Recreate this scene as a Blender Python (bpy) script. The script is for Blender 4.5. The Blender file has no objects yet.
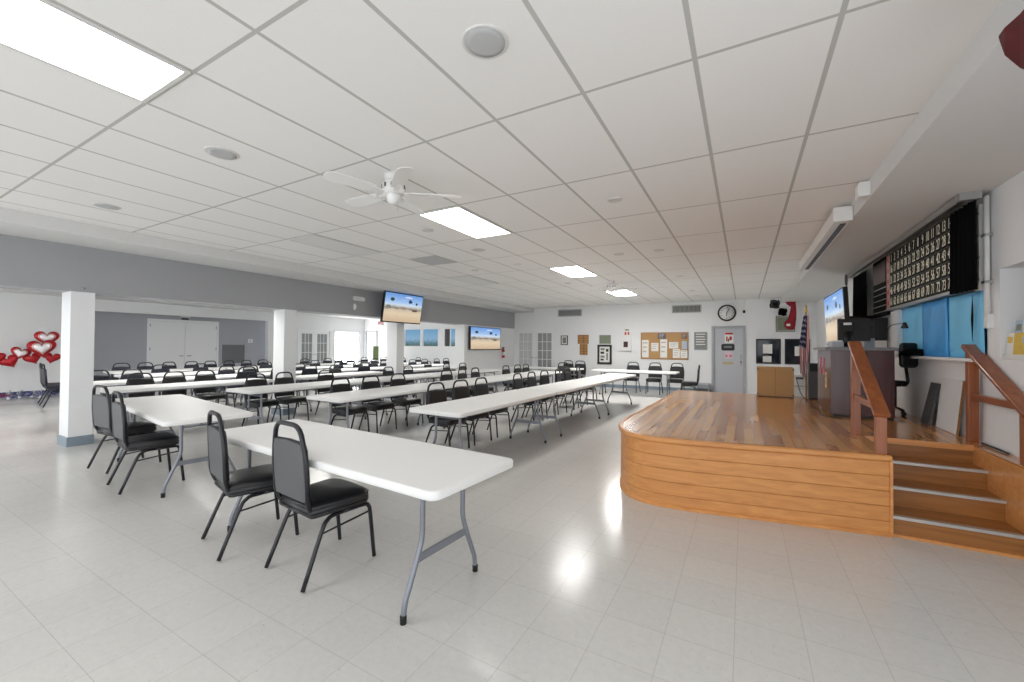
import bpy, bmesh, math, random
from mathutils import Vector, Matrix
rnd = random.Random(7)
scene = bpy.context.scene
COL = scene.collection
R = math.radians
PI = math.pi

# ------------------------------------------------------------------ materials
def lin(c):
    return tuple(((v / 12.92) if v <= .04045 else ((v + .055) / 1.055) ** 2.4) for v in [x / 255 for x in c])

def new_mat(name):
    m = bpy.data.materials.new(name); m.use_nodes = True
    nt = m.node_tree
    return m, nt, nt.nodes['Principled BSDF']

def mat(name, rgb, rough=.5, metal=0, spec=.5, emit=None, es=0, noise=None, bump=None, coat=0):
    m, nt, b = new_mat(name)
    c = lin(rgb)
    b.inputs['Base Color'].default_value = (*c, 1)
    b.inputs['Roughness'].default_value = rough
    b.inputs['Metallic'].default_value = metal
    b.inputs['Specular IOR Level'].default_value = spec
    b.inputs['Coat Weight'].default_value = coat
    if emit:
        b.inputs['Emission Color'].default_value = (*lin(emit), 1)
        b.inputs['Emission Strength'].default_value = es
    tc = nt.nodes.new('ShaderNodeTexCoord')
    if noise:                                   # (scale, amount)
        n = nt.nodes.new('ShaderNodeTexNoise'); n.inputs['Scale'].default_value = noise[0]; n.inputs['Detail'].default_value = 4
        nt.links.new(tc.outputs['Object'], n.inputs['Vector'])
        r = nt.nodes.new('ShaderNodeMapRange')
        r.inputs['To Min'].default_value = 1 - noise[1]; r.inputs['To Max'].default_value = 1 + noise[1]
        nt.links.new(n.outputs['Fac'], r.inputs['Value'])
        v = nt.nodes.new('ShaderNodeVectorMath'); v.operation = 'SCALE'; v.inputs[0].default_value = c
        nt.links.new(r.outputs['Result'], v.inputs['Scale'])
        nt.links.new(v.outputs[0], b.inputs['Base Color'])
    if bump:                                    # (scale, strength, distance)
        n = nt.nodes.new('ShaderNodeTexNoise'); n.inputs['Scale'].default_value = bump[0]; n.inputs['Detail'].default_value = 3
        nt.links.new(tc.outputs['Object'], n.inputs['Vector'])
        p = nt.nodes.new('ShaderNodeBump'); p.inputs['Strength'].default_value = bump[1]; p.inputs['Distance'].default_value = bump[2]
        nt.links.new(n.outputs['Fac'], p.inputs['Height']); nt.links.new(p.outputs[0], b.inputs['Normal'])
    return m

class NG:
    """small helper for building node graphs"""
    def __init__(s, nt): s.nt = nt
    def n(s, t, **k):
        x = s.nt.nodes.new(t)
        for a, v in k.items(): setattr(x, a, v)
        return x
    def l(s, a, b): s.nt.links.new(a, b)
    def math(s, op, a, b=None, c=None):
        x = s.n('ShaderNodeMath', operation=op)
        for i, v in enumerate((a, b, c)):
            if v is None: continue
            if isinstance(v, (int, float)): x.inputs[i].default_value = v
            else: s.l(v, x.inputs[i])
        return x.outputs[0]
    def mix(s, f, a, b):
        x = s.n('ShaderNodeMix', data_type='RGBA')
        for i, v in ((0, f), (6, a), (7, b)):
            if isinstance(v, (int, float)): x.inputs[i].default_value = v
            elif isinstance(v, tuple): x.inputs[i].default_value = (*v, 1)
            else: s.l(v, x.inputs[i])
        return x.outputs[2]

def grid_mask(g, sep, axis, off, pitch, half):
    """1 on lines of half-width `half` spaced `pitch`"""
    a = g.math('SUBTRACT', sep.outputs[axis], off - pitch / 2)
    a = g.math('DIVIDE', a, pitch)
    f = g.math('FRACT', a)
    d = g.math('ABSOLUTE', g.math('SUBTRACT', f, .5))
    return g.math('LESS_THAN', d, half / pitch), g.math('FLOOR', g.math('ADD', a, .5))

def cell_noise(g, a, b):
    c = g.n('ShaderNodeCombineXYZ'); g.l(a, c.inputs[0]); g.l(b, c.inputs[1])
    w = g.n('ShaderNodeTexWhiteNoise', noise_dimensions='2D'); g.l(c.outputs[0], w.inputs['Vector'])
    return w.outputs['Value']

def m_ceiling():
    m, nt, b = new_mat('acoustic_ceiling_tile'); g = NG(nt)
    tc = g.n('ShaderNodeTexCoord'); sp = g.n('ShaderNodeSeparateXYZ'); g.l(tc.outputs['Object'], sp.inputs[0])
    mx, ix = grid_mask(g, sp, 0, -.2248, .6096, .0125)
    my, iy = grid_mask(g, sp, 1, 1.1027, 1.2192, .0105)
    line = g.math('MAXIMUM', mx, my)
    # tile index must change on the lines, so shift by half a pitch
    cx = g.math('FLOOR', g.math('DIVIDE', g.math('SUBTRACT', sp.outputs[0], -.2248), .6096))
    cy = g.math('FLOOR', g.math('DIVIDE', g.math('SUBTRACT', sp.outputs[1], 1.1027), 1.2192))
    wn = cell_noise(g, cx, cy)
    no = g.n('ShaderNodeTexNoise'); no.inputs['Scale'].default_value = 90; no.inputs['Detail'].default_value = 5
    g.l(tc.outputs['Object'], no.inputs['Vector'])
    tone = g.math('ADD', g.math('MULTIPLY', wn, .035), g.math('MULTIPLY', no.outputs['Fac'], .12))
    tile = g.mix(tone, lin((242, 241, 239)), lin((196, 195, 192)))
    col = g.mix(line, tile, lin((190, 190, 185)))
    g.l(col, b.inputs['Base Color']); b.inputs['Roughness'].default_value = .9
    b.inputs['Specular IOR Level'].default_value = .15
    bu = g.n('ShaderNodeBump'); bu.inputs['Strength'].default_value = .25; bu.inputs['Distance'].default_value = .004
    g.l(no.outputs['Fac'], bu.inputs['Height']); g.l(bu.outputs[0], b.inputs['Normal'])
    return m

def m_floor():
    m, nt, b = new_mat('vinyl_floor_tile'); g = NG(nt)
    tc = g.n('ShaderNodeTexCoord'); sp = g.n('ShaderNodeSeparateXYZ'); g.l(tc.outputs['Object'], sp.inputs[0])
    mx, ix = grid_mask(g, sp, 0, -.041, .3048, .0016)
    my, iy = grid_mask(g, sp, 1, .064, .3048, .0016)
    line = g.math('MAXIMUM', mx, my)
    cx = g.math('FLOOR', g.math('DIVIDE', g.math('SUBTRACT', sp.outputs[0], -.041), .3048))
    cy = g.math('FLOOR', g.math('DIVIDE', g.math('SUBTRACT', sp.outputs[1], .064), .3048))
    wn = cell_noise(g, cx, cy)
    n1 = g.n('ShaderNodeTexNoise'); n1.inputs['Scale'].default_value = 26; n1.inputs['Detail'].default_value = 7; n1.inputs['Roughness'].default_value = .7
    n2 = g.n('ShaderNodeTexNoise'); n2.inputs['Scale'].default_value = 75; n2.inputs['Detail'].default_value = 2
    n3 = g.n('ShaderNodeTexNoise'); n3.inputs['Scale'].default_value = .9; n3.inputs['Detail'].default_value = 3
    for n in (n1, n2, n3): g.l(tc.outputs['Object'], n.inputs['Vector'])
    tone = g.math('ADD', g.math('MULTIPLY', wn, .10), g.math('MULTIPLY', n1.outputs['Fac'], .75))
    base = g.mix(tone, lin((221, 220, 216)), lin((192, 190, 186)))
    fleck = g.math('GREATER_THAN', n2.outputs['Fac'], .705)
    base = g.mix(g.math('MULTIPLY', fleck, .45), base, lin((138, 130, 122)))
    base = g.mix(g.math('MULTIPLY', line, .32), base, lin((120, 116, 110)))
    g.l(base, b.inputs['Base Color'])
    ro = g.n('ShaderNodeMapRange'); ro.inputs['From Min'].default_value = .3; ro.inputs['From Max'].default_value = .7
    ro.inputs['To Min'].default_value = .13; ro.inputs['To Max'].default_value = .24
    g.l(n3.outputs['Fac'], ro.inputs['Value']); g.l(ro.outputs['Result'], b.inputs['Roughness'])
    b.inputs['Specular IOR Level'].default_value = .45
    bu = g.n('ShaderNodeBump'); bu.inputs['Strength'].default_value = .12; bu.inputs['Distance'].default_value = .002
    n4 = g.n('ShaderNodeTexNoise'); n4.inputs['Scale'].default_value = 6; n4.inputs['Detail'].default_value = 2
    g.l(tc.outputs['Object'], n4.inputs['Vector'])
    g.l(g.math('SUBTRACT', n4.outputs['Fac'], g.math('MULTIPLY', line, .25)), bu.inputs['Height']); g.l(bu.outputs[0], b.inputs['Normal'])
    return m

def m_wood(name, c1, c2, axis, board=None, rough=.3, boardaxis=0, vary=.5, coat=.0, seglen=1.4):
    """grain runs along `axis`; boards of width `board` across `boardaxis`"""
    m, nt, b = new_mat(name); g = NG(nt)
    tc = g.n('ShaderNodeTexCoord'); mp = g.n('ShaderNodeMapping')
    s = [26, 26, 26]; s[axis] = 1.6
    mp.inputs['Scale'].default_value = s
    g.l(tc.outputs['Object'], mp.inputs['Vector'])
    n = g.n('ShaderNodeTexNoise'); n.inputs['Scale'].default_value = 1; n.inputs['Detail'].default_value = 6; n.inputs['Distortion'].default_value = .6
    g.l(mp.outputs[0], n.inputs['Vector'])
    f = n.outputs['Fac']
    line = None
    if board:
        sp = g.n('ShaderNodeSeparateXYZ'); g.l(tc.outputs['Object'], sp.inputs[0])
        line, _ = grid_mask(g, sp, boardaxis, 0, board, .0011)
        ix = g.math('FLOOR', g.math('DIVIDE', sp.outputs[boardaxis], board))
        sh = g.math('MULTIPLY', g.math('FRACT', g.math('MULTIPLY', ix, .618)), 3.0)
        iy = g.math('FLOOR', g.math('DIVIDE', g.math('ADD', sp.outputs[axis], sh), seglen))
        w = cell_noise(g, ix, iy)
        f = g.math('ADD', g.math('MULTIPLY', f, 1 - vary), g.math('MULTIPLY', w, vary))
    else:
        f = g.math('ADD', g.math('MULTIPLY', g.math('SUBTRACT', f, .5), 1.5), .5)
    col = g.mix(f, lin(c1), lin(c2))
    if line is not None: col = g.mix(g.math('MULTIPLY', line, .6), col, lin((70, 38, 16)))
    g.l(col, b.inputs['Base Color'])
    b.inputs['Roughness'].default_value = rough; b.inputs['Coat Weight'].default_value = coat; b.inputs['Coat Roughness'].default_value = .12
    return m

def m_screen(name, strength=1.0):
    """a beach under a blue sky: generated coordinates, x across, z up"""
    m, nt, b = new_mat(name); g = NG(nt)
    tc = g.n('ShaderNodeTexCoord'); sp = g.n('ShaderNodeSeparateXYZ'); g.l(tc.outputs['UV'], sp.inputs[0])
    u, v = sp.outputs[0], sp.outputs[1]
    n = g.n('ShaderNodeTexNoise'); n.inputs['Scale'].default_value = 7; n.inputs['Detail'].default_value = 5
    mp = g.n('ShaderNodeMapping'); mp.inputs['Scale'].default_value = (1, 2.6, 1); g.l(tc.outputs['UV'], mp.inputs['Vector']); g.l(mp.outputs[0], n.inputs['Vector'])
    rp = g.n('ShaderNodeValToRGB'); e = rp.color_ramp.elements
    e[0].position = 0; e[0].color = (*lin((206, 178, 146)), 1)
    e[1].position = 1; e[1].color = (*lin((98, 150, 220)), 1)
    for p, c in ((.30, (226, 206, 176)), (.44, (206, 190, 166)), (.475, (118, 112, 104)), (.56, (196, 196, 190)), (.60, (206, 222, 240)), (.72, (158, 194, 240))):
        x = e.new(p); x.color = (*lin(c), 1)
    g.l(g.math('ADD', v, g.math('MULTIPLY', g.math('SUBTRACT', n.outputs['Fac'], .5), .2)), rp.inputs[0])
    col = rp.outputs[0]
    def blob(cu, cv, ru, rv, c, col):
        d = g.math('ADD', g.math('POWER', g.math('DIVIDE', g.math('SUBTRACT', u, cu), ru), 2), g.math('POWER', g.math('DIVIDE', g.math('SUBTRACT', v, cv), rv), 2))
        d = g.math('ADD', d, g.math('MULTIPLY', g.math('SUBTRACT', n.outputs['Fac'], .5), 3))
        return g.mix(g.math('LESS_THAN', d, 1), col, lin(c))
    for a in ((.18, .78, .05, .06, (42, 70, 66)), (.66, .76, .05, .07, (38, 56, 90)), (.84, .70, .03, .05, (50, 72, 90)), (.8, .44, .08, .04, (96, 66, 60)), (.5, .5, .12, .03, (150, 130, 120)), (.1, .52, .07, .05, (120, 124, 126)), (.6, .9, .1, .03, (210, 226, 246))):
        col = blob(*a, col)
    b.inputs['Base Color'].default_value = (.01, .01, .01, 1); b.inputs['Roughness'].default_value = .25
    g.l(col, b.inputs['Emission Color']); b.inputs['Emission Strength'].default_value = strength
    return m

def m_skyview(name, strength=1):
    m, nt, b = new_mat(name); g = NG(nt)
    tc = g.n('ShaderNodeTexCoord'); sp = g.n('ShaderNodeSeparateXYZ'); g.l(tc.outputs['UV'], sp.inputs[0])
    n = g.n('ShaderNodeTexNoise'); n.inputs['Scale'].default_value = 9; n.inputs['Detail'].default_value = 4; g.l(tc.outputs['UV'], n.inputs['Vector'])
    rp = g.n('ShaderNodeValToRGB'); e = rp.color_ramp.elements
    e[0].position = .05; e[0].color = (*lin((84, 112, 108)), 1)
    e[1].position = .4; e[1].color = (*lin((150, 190, 222)), 1)
    x = e.new(.24); x.color = (*lin((110, 150, 170)), 1); x = e.new(1); x.color = (*lin((116, 172, 214)), 1)
    g.l(g.math('ADD', sp.outputs[1], g.math('MULTIPLY', g.math('SUBTRACT', n.outputs['Fac'], .5), .5)), rp.inputs[0])
    b.inputs['Base Color'].default_value = (.02, .02, .02, 1); b.inputs['Roughness'].default_value = .1
    g.l(rp.outputs[0], b.inputs['Emission Color']); b.inputs['Emission Strength'].default_value = strength
    return m

def m_flag():
    """stars over stripes, driven by UV: u across the cloth, v up"""
    m, nt, b = new_mat('flag_cloth'); g = NG(nt)
    tc = g.n('ShaderNodeTexCoord'); sp = g.n('ShaderNodeSeparateXYZ'); g.l(tc.outputs['UV'], sp.inputs[0])
    u, v = sp.outputs[0], sp.outputs[1]
    st = g.math('FRACT', g.math('MULTIPLY', u, 6.5))
    col = g.mix(g.math('LESS_THAN', st, .5), lin((214, 208, 206)), lin((168, 34, 48)))
    vo = g.n('ShaderNodeTexVoronoi'); vo.inputs['Scale'].default_value = 11; g.l(tc.outputs['UV'], vo.inputs['Vector']); vo.inputs['Randomness'].default_value = .2
    star = g.math('LESS_THAN', vo.outputs['Distance'], .26)
    can = g.mix(star, lin((34, 40, 78)), lin((210, 212, 220)))
    inside = g.math('MULTIPLY', g.math('GREATER_THAN', v, .46), g.math('LESS_THAN', u, .62))
    g.l(g.mix(inside, col, can), b.inputs['Base Color']); b.inputs['Roughness'].default_value = .8
    return m

M = dict(
    ceiling=m_ceiling(), floor=m_floor(),
    wall=mat('painted_wall', (236, 237, 238), .55, bump=(60, .06, .003)),
    wallgrey=mat('grey_painted_wall', (164, 165, 168), .6, bump=(60, .06, .003)),
    wallannexgrey=mat('light_grey_painted_wall', (172, 174, 180), .6),
    soffit=mat('soffit_paint', (218, 218, 217), .7),
    trim=mat('white_trim_paint', (236, 237, 238), .4),
    basegrey=mat('grey_vinyl_baseboard', (132, 146, 158), .45),
    baseblue=mat('navy_vinyl_baseboard', (58, 66, 108), .45),
    table=mat('white_blow_moulded_plastic', (236, 236, 234), .42, bump=(120, .05, .001)),
    tableleg=mat('grey_powder_coated_steel', (132, 136, 144), .35, metal=.35),
    vinyl=mat('black_vinyl', (30, 30, 32), .34, bump=(140, .12, .001)),
    vinylback=mat('charcoal_vinyl_back', (82, 83, 85), .42, bump=(140, .15, .001)),
    frame=mat('black_enamelled_steel', (17, 18, 25), .28),
    navy=mat('navy_vinyl', (22, 25, 40), .4), navyframe=mat('navy_enamelled_steel', (18, 20, 30), .3),
    rubber=mat('black_rubber', (16, 16, 18), .6),
    panel=mat('light_diffuser', (250, 250, 250), .5, emit=(255, 253, 250), es=7),
    fillannex=mat('annex_fill_diffuser', (250, 250, 250), .5, emit=(255, 253, 250), es=21),  # this and the next: glow of unseen panels added to light the annex
    fillannexfar=mat('far_annex_fill_diffuser', (250, 250, 250), .5, emit=(255, 253, 250), es=15),
    panelmid=mat('bright_light_diffuser', (250, 250, 250), .5, emit=(255, 253, 250), es=20),
    panelfar=mat('very_bright_light_diffuser', (250, 250, 250), .5, emit=(255, 253, 250), es=55),
    panelframe=mat('light_frame', (214, 214, 211), .5),
    diffoff=mat('unlit_diffuser', (222, 222, 219), .35),
    fan=mat('white_fan_plastic', (232, 232, 230), .35), chrome=mat('chrome', (190, 190, 192), .15, metal=1),
    grille=mat('speaker_grille', (186, 187, 188), .6), ventgrey=mat('grey_grille', (184, 185, 184), .6), ventslate=mat('slate_grille', (122, 123, 126), .6), ventdark=mat('dark_duct', (96, 98, 100), .8),
    deck=m_wood('stage_deck_boards', (236, 176, 106), (166, 96, 44), 1, .075, .2, 0, .75, .4, 2.4),
    clad=m_wood('stage_front_boards', (232, 166, 98), (198, 130, 72), 0, None, .38, 0, .4, .2),
    step=m_wood('stair_boards', (186, 124, 62), (124, 76, 32), 0, None, .35, 0, .4, .2),
    rail=m_wood('stained_rail_wood', (176, 100, 52), (120, 60, 26), 2, None, .35, 0, .4, .3),
    railh=m_wood('stained_handrail_wood', (176, 100, 52), (120, 60, 26), 1, None, .3, 0, .4, .3),
    dark=mat('dark_recess', (42, 26, 14), .8), nosing=mat('aluminium_nosing', (196, 194, 190), .35, metal=.55),
    maroon=m_wood('maroon_laminate', (82, 40, 42), (60, 26, 28), 2, None, .22, 0, .3, .3),
    counter=mat('grey_counter_laminate', (120, 118, 122), .35), black=mat('black_plastic', (22, 22, 24), .4),
    blackcloth=mat('black_curtain_cloth', (9, 9, 11), .9, spec=.1), blue=mat('blue_tarpaulin', (120, 206, 250), .45, noise=(1.6, .16)),
    bluefold=mat('deeper_blue_tarpaulin', (74, 168, 238), .45, noise=(1.6, .12)),
    board=mat('bingo_board_face', (13, 12, 12), .7, spec=.2), boardgrid=mat('bingo_board_grid', (52, 49, 44), .5),
    digit=mat('board_digit', (226, 222, 200), .5, emit=(226, 222, 200), es=.12), pink=mat('pink_board_strip', (196, 150, 144), .5),
    redglow=mat('dark_red_display', (60, 16, 18), .3), metal=mat('brushed_metal', (176, 177, 178), .35, metal=.6),
    dgrey=mat('dark_grey_metal', (78, 78, 80), .45), white=mat('white_plastic', (232, 232, 230), .4), paper=mat('white_paper', (238, 237, 232), .8),
    cork=mat('cork', (186, 146, 98), .85, noise=(70, .22)), tan=mat('tan_board', (190, 152, 104), .8, noise=(30, .06)), brown=mat('brown_wood', (150, 104, 56), .5, noise=(12, .2)),
    grey=mat('grey_print', (128, 130, 128), .5, noise=(30, .35)), green=mat('green_print', (132, 140, 118), .5, noise=(26, .4)),
    door=mat('grey_painted_door', (190, 192, 198), .4), doorframe=mat('grey_door_frame', (168, 170, 174), .4),
    red=mat('red_print', (184, 40, 48), .5), redcloth=mat('red_flag_cloth', (150, 22, 40), .75), yellow=mat('yellow_print', (226, 190, 80), .6, noise=(30, .2)),
    glassgrey=mat('grey_glass', (150, 152, 154), .12), glassdark=mat('dark_glass', (34, 40, 48), .08, noise=(5, .7)),
    glasspale=mat('lace_curtained_glass', (204, 206, 208), .3, noise=(16, .3)),
    muntin=mat('white_muntin', (232, 233, 234), .4), daylight=mat('daylit_pane', (250, 250, 250), .3, emit=(255, 255, 255), es=10),
    sky=m_skyview('sky_view', .75), screen=m_screen('beach_screen', .95),
    balloon=mat('red_foil', (176, 22, 32), .28, metal=.25), balloonw=mat('white_foil', (232, 226, 226), .2, metal=.3), ribbon=mat('white_ribbon', (240, 240, 240), .5),
    tinsel=mat('blue_tinsel', (70, 74, 150), .3, metal=.4), tinselred=mat('red_tinsel', (190, 60, 84), .3, metal=.4), tinselw=mat('silver_tinsel', (214, 216, 224), .2, metal=.6),
    flag=m_flag(), gold=mat('gold_finial', (200, 164, 90), .25, metal=.8), plant=mat('green_poster', (122, 140, 92), .6, noise=(18, .3)),
    clockface=mat('clock_face', (238, 238, 236), .4), exitred=mat('exit_red', (196, 30, 46), .5, emit=(220, 30, 50), es=.4), steel=mat('crate_grey', (150, 156, 164), .45),
    pinkmark=mat('pink_marker', (214, 84, 118), .5), extred=mat('extinguisher_red', (186, 40, 36), .3),
)

# ------------------------------------------------------------------ mesh helpers
class MB:
    def __init__(s): s.bm = bmesh.new(); s.mats = []; s.cur = 0
    def use(s, m):
        if m not in s.mats: s.mats.append(m)
        s.cur = s.mats.index(m); return s
    def face(s, vs, smooth=False):
        try:
            f = s.bm.faces.new(vs); f.material_index = s.cur; f.smooth = smooth; return f
        except ValueError: return None
    def box(s, a, b, mtx=None):
        x0, y0, z0 = a; x1, y1, z1 = b
        p = [(x0, y0, z0), (x1, y0, z0), (x1, y1, z0), (x0, y1, z0), (x0, y0, z1), (x1, y0, z1), (x1, y1, z1), (x0, y1, z1)]
        v = [s.bm.verts.new(mtx @ Vector(q) if mtx else q) for q in p]
        for f in ((3, 2, 1, 0), (4, 5, 6, 7), (0, 1, 5, 4), (1, 2, 6, 5), (2, 3, 7, 6), (3, 0, 4, 7)): s.face([v[i] for i in f])
        return s
    def rings(s, rings, cap0=True, cap1=True, smooth=False, closed=True):
        vr = [[s.bm.verts.new(p) for p in r] for r in rings]
        n = len(vr[0])
        for a, b in zip(vr, vr[1:]):
            for i in range(n if closed else n - 1):
                s.face([a[i], a[(i + 1) % n], b[(i + 1) % n], b[i]], smooth)
        if cap0: s.face(vr[0][::-1], False)
        if cap1: s.face(vr[-1], False)
        return s
    def tube(s, pts, r, seg=8, caps=True, rs=None, flat=1.0):
        pts = [Vector(p) for p in pts]; n = len(pts)
        t = []
        for i in range(n):
            a = pts[max(i - 1, 0)]; b = pts[min(i + 1, n - 1)]
            t.append((b - a).normalized())
        up = Vector((0, 0, 1)) if abs(t[0].z) < .9 else Vector((1, 0, 0))
        nrm = (up - t[0] * up.dot(t[0])).normalized()
        rings = []
        for i in range(n):
            nrm = (nrm - t[i] * nrm.dot(t[i])).normalized()
            bn = t[i].cross(nrm); rr = rs[i] if rs else r
            rings.append([pts[i] + nrm * math.cos(q) * rr + bn * math.sin(q) * rr * flat for q in [2 * PI * k / seg for k in range(seg)]])
        return s.rings(rings, caps, caps, True)
    def slab(s, outline, prof, mtx=None, smooth=True):
        """outline: ccw 2d points; prof: (inset, z) from bottom to top"""
        n = len(outline); o = [Vector(p) for p in outline]; nr = []
        for i in range(n):
            e = (o[(i + 1) % n] - o[i - 1]).normalized(); nr.append(Vector((-e.y, e.x)))
        rings = []
        for ins, z in prof:
            r = [Vector((*(o[i] + nr[i] * ins), z)) for i in range(n)]
            rings.append([mtx @ q for q in r] if mtx else r)
        return s.rings(rings, True, True, smooth)
    def lathe(s, prof, seg=24, org=(0, 0, 0), axis='z', smooth=True):
        o = Vector(org); rings = []
        for r, z in prof:
            ring = []
            for k in range(seg):
                a = 2 * PI * k / seg; c, q = r * math.cos(a), r * math.sin(a)
                ring.append(o + (Vector((c, q, z)) if axis == 'z' else Vector((c, -z, q)) if axis == 'y' else Vector((z, c, q))))
            rings.append(ring)
        return s.rings(rings, True, True, smooth)
    def build(s, name, m=None, parent=None, kind=None, bevel=0, flip=True):
        bmesh.ops.recalc_face_normals(s.bm, faces=s.bm.faces)
        if bevel:
            ed = [e for e in s.bm.edges if len(e.link_faces) == 2 and e.calc_face_angle(0) > .6]
            bmesh.ops.bevel(s.bm, geom=ed, offset=bevel, segments=2, profile=.6, affect='EDGES', clamp_overlap=True)
        me = bpy.data.meshes.new(name); s.bm.to_mesh(me); s.bm.free()
        for x in (s.mats or [m]): me.materials.append(x)
        return link(name, me, parent, kind)

def link(name, me, parent=None, kind=None):
    o = bpy.data.objects.new(name, me); COL.objects.link(o)
    if parent is not None: o.parent = parent
    if kind: o['kind'] = kind
    return o

def box(name, m, a, b, parent=None, kind=None, bevel=0):
    return MB().box(a, b).build(name, m, parent, kind, bevel)

def thing(name, label, cat, loc=(0, 0, 0), rot=0, group=None):
    o = bpy.data.objects.new(name, None); COL.objects.link(o); o.empty_display_size = .1
    o.location = loc; o.rotation_euler = (0, 0, rot)
    return tag(o, label, cat, group)

def tag(o, label, cat, group=None):
    o['label'] = label; o['category'] = cat
    if group: o['group'] = group
    return o

def dup(root, loc, rot, label, group=None):
    r = root.copy(); COL.objects.link(r); r.location = loc; r.rotation_euler = (0, 0, rot); r['label'] = label
    if group: r['group'] = group
    for ch in KIDS[root.name]:
        c = ch.copy(); COL.objects.link(c); c.parent = r
        for g in KIDS.get(ch.name, ()):
            d = g.copy(); COL.objects.link(d); d.parent = c
    return r
KIDS = {}
def index_kids():
    KIDS.clear()
    for o in bpy.data.objects:
        if o.parent: KIDS.setdefault(o.parent.name, []).append(o)

def rrect(w, h, r, n=5, cx=0, cy=0):
    p = []
    for sx, sy, a0 in ((1, 1, 0), (-1, 1, 90), (-1, -1, 180), (1, -1, 270)):
        for k in range(n + 1):
            a = R(a0 + 90 * k / n); p.append((cx + sx * (w / 2 - r) + r * math.cos(a), cy + sy * (h / 2 - r) + r * math.sin(a)))
    return p

def smooth(pts, n=4):
    """Catmull-Rom through pts"""
    P = [Vector(p) for p in pts]; out = []
    for i in range(len(P) - 1):
        p0, p1, p2, p3 = P[max(i - 1, 0)], P[i], P[i + 1], P[min(i + 2, len(P) - 1)]
        for k in range(n):
            t = k / n
            out.append(.5 * ((2 * p1) + (p2 - p0) * t + (2 * p0 - 5 * p1 + 4 * p2 - p3) * t * t + (3 * p1 - p0 - 3 * p2 + p3) * t ** 3))
    out.append(P[-1]); return out

def bend(pts, r, n=5):
    """polyline with rounded corners"""
    P = [Vector(p) for p in pts]; out = [P[0]]
    for i in range(1, len(P) - 1):
        a, b, c = P[i - 1], P[i], P[i + 1]
        d = min(r, (a - b).length * .48, (c - b).length * .48)
        p, q = b + (a - b).normalized() * d, b + (c - b).normalized() * d
        for k in range(n + 1):
            t = k / n; out.append(p * (1 - t) ** 2 + b * 2 * t * (1 - t) + q * t * t)
    out.append(P[-1]); return out

def quad_uv(name, m, pts, parent=None):
    """a flat face with UVs, pts ccw from lower left"""
    bm = bmesh.new(); uv = bm.loops.layers.uv.new('UVMap')
    f = bm.faces.new([bm.verts.new(p) for p in pts])
    for l, c in zip(f.loops, ((0, 0), (1, 0), (1, 1), (0, 1))): l[uv].uv = c
    me = bpy.data.meshes.new(name); bm.to_mesh(me); bm.free(); me.materials.append(m)
    return link(name, me, parent)

# ------------------------------------------------------------------ room shell
XL, XR, YE, ZC = -8.1, 1.82, 14.6, 2.944        # header plane, stage wall, end wall, ceiling
XSL, XSR = -7.25, .97                           # faces of the two soffits
ZSL, ZSR = 2.79, 2.78
YB = -3.2                                       # where the modelled room stops behind the camera
XA = -16.9                                      # far wall of the annex
box('floor', M['floor'], (-18.2, YB, -.1), (2.6, YE, 0), kind='structure')
box('ceiling', M['ceiling'], (XSL, YB, ZC), (XSR, YE, ZC + .1), kind='structure')
MB().box((XL, YB, ZSL), (XSL, YE, ZC + .1)).build('ceiling_soffit', M['soffit'], kind='structure')
MB().box((XSR, YB, ZSR), (2.6, YE, ZC + .1)).build('ceiling_soffit', M['soffit'], kind='structure')
box('wall_header', M['wallgrey'], (XL - .5, YB, 2.15), (XL, YE, ZC + .1), kind='structure')
box('ceiling_annex', M['soffit'], (-18.2, YB, 2.75), (XL - .5, YE, 2.85), kind='structure')
# end wall with openings left for the doors and windows: built as panels
def wall_y(name, y0, y1, x0, x1, z0, z1, holes, m):
    """wall slab in the XZ plane with rectangular holes (x0,x1,z0,z1)"""
    xs = sorted({x0, x1, *[h[0] for h in holes], *[h[1] for h in holes]}); zs = sorted({z0, z1, *[h[2] for h in holes], *[h[3] for h in holes]})
    b = MB()
    for xa, xb in zip(xs, xs[1:]):
        for za, zb in zip(zs, zs[1:]):
            cx, cz = (xa + xb) / 2, (za + zb) / 2
            if any(h[0] < cx < h[1] and h[2] < cz < h[3] for h in holes): continue
            b.box((xa, y0, za), (xb, y1, zb))
    return b.build(name, m, kind='structure')
def wall_x(name, x0, x1, y0, y1, z0, z1, holes, m):
    ys = sorted({y0, y1, *[h[0] for h in holes], *[h[1] for h in holes]}); zs = sorted({z0, z1, *[h[2] for h in holes], *[h[3] for h in holes]})
    b = MB()
    for ya, yb in zip(ys, ys[1:]):
        for za, zb in zip(zs, zs[1:]):
            cy, cz = (ya + yb) / 2, (za + zb) / 2
            if any(h[0] < cy < h[1] and h[2] < cz < h[3] for h in holes): continue
            b.box((x0, ya, za), (x1, yb, zb))
    return b.build(name, m, kind='structure')
AW = [(-14.13, -13.07, 1.38, 2.22), (-13.0, -12.02, 1.38, 2.22), (-11.72, -11.05, 1.38, 2.22)]     # annex windows
HW = [(.32, .95, .97, 1.72), (1.05, 1.66, .97, 1.72)]                                               # two dark windows behind the stage
ED, FD, AD = (-.84, -.02, 0, 2.06), (-8.02, -6.36, 0, 2.12), (-16.7, -16.0, 0, 2.1)                 # grey door, glazed pair, annex door
wall_y('wall_end', YE, YE + .2, -18.2, 2.6, 0, ZC + .1, AW + HW + [ED, FD, AD], M['wall'])
NI = (2.3, 4.88, 1.36, 2.1)                                                                         # recess in the stage-side wall
BO = (5.08, 7.2, 1.38, 2.02)                                                                        # blue-covered hatch
wall_x('wall_right', XR, XR + .2, 1.9, YE, 0, ZSR, [NI, BO], M['wall'])
wall_x('wall_recess', XR + .2, XR + .3, 1.5, 8, 1.0, 2.5, [], M['wall'])
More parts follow.
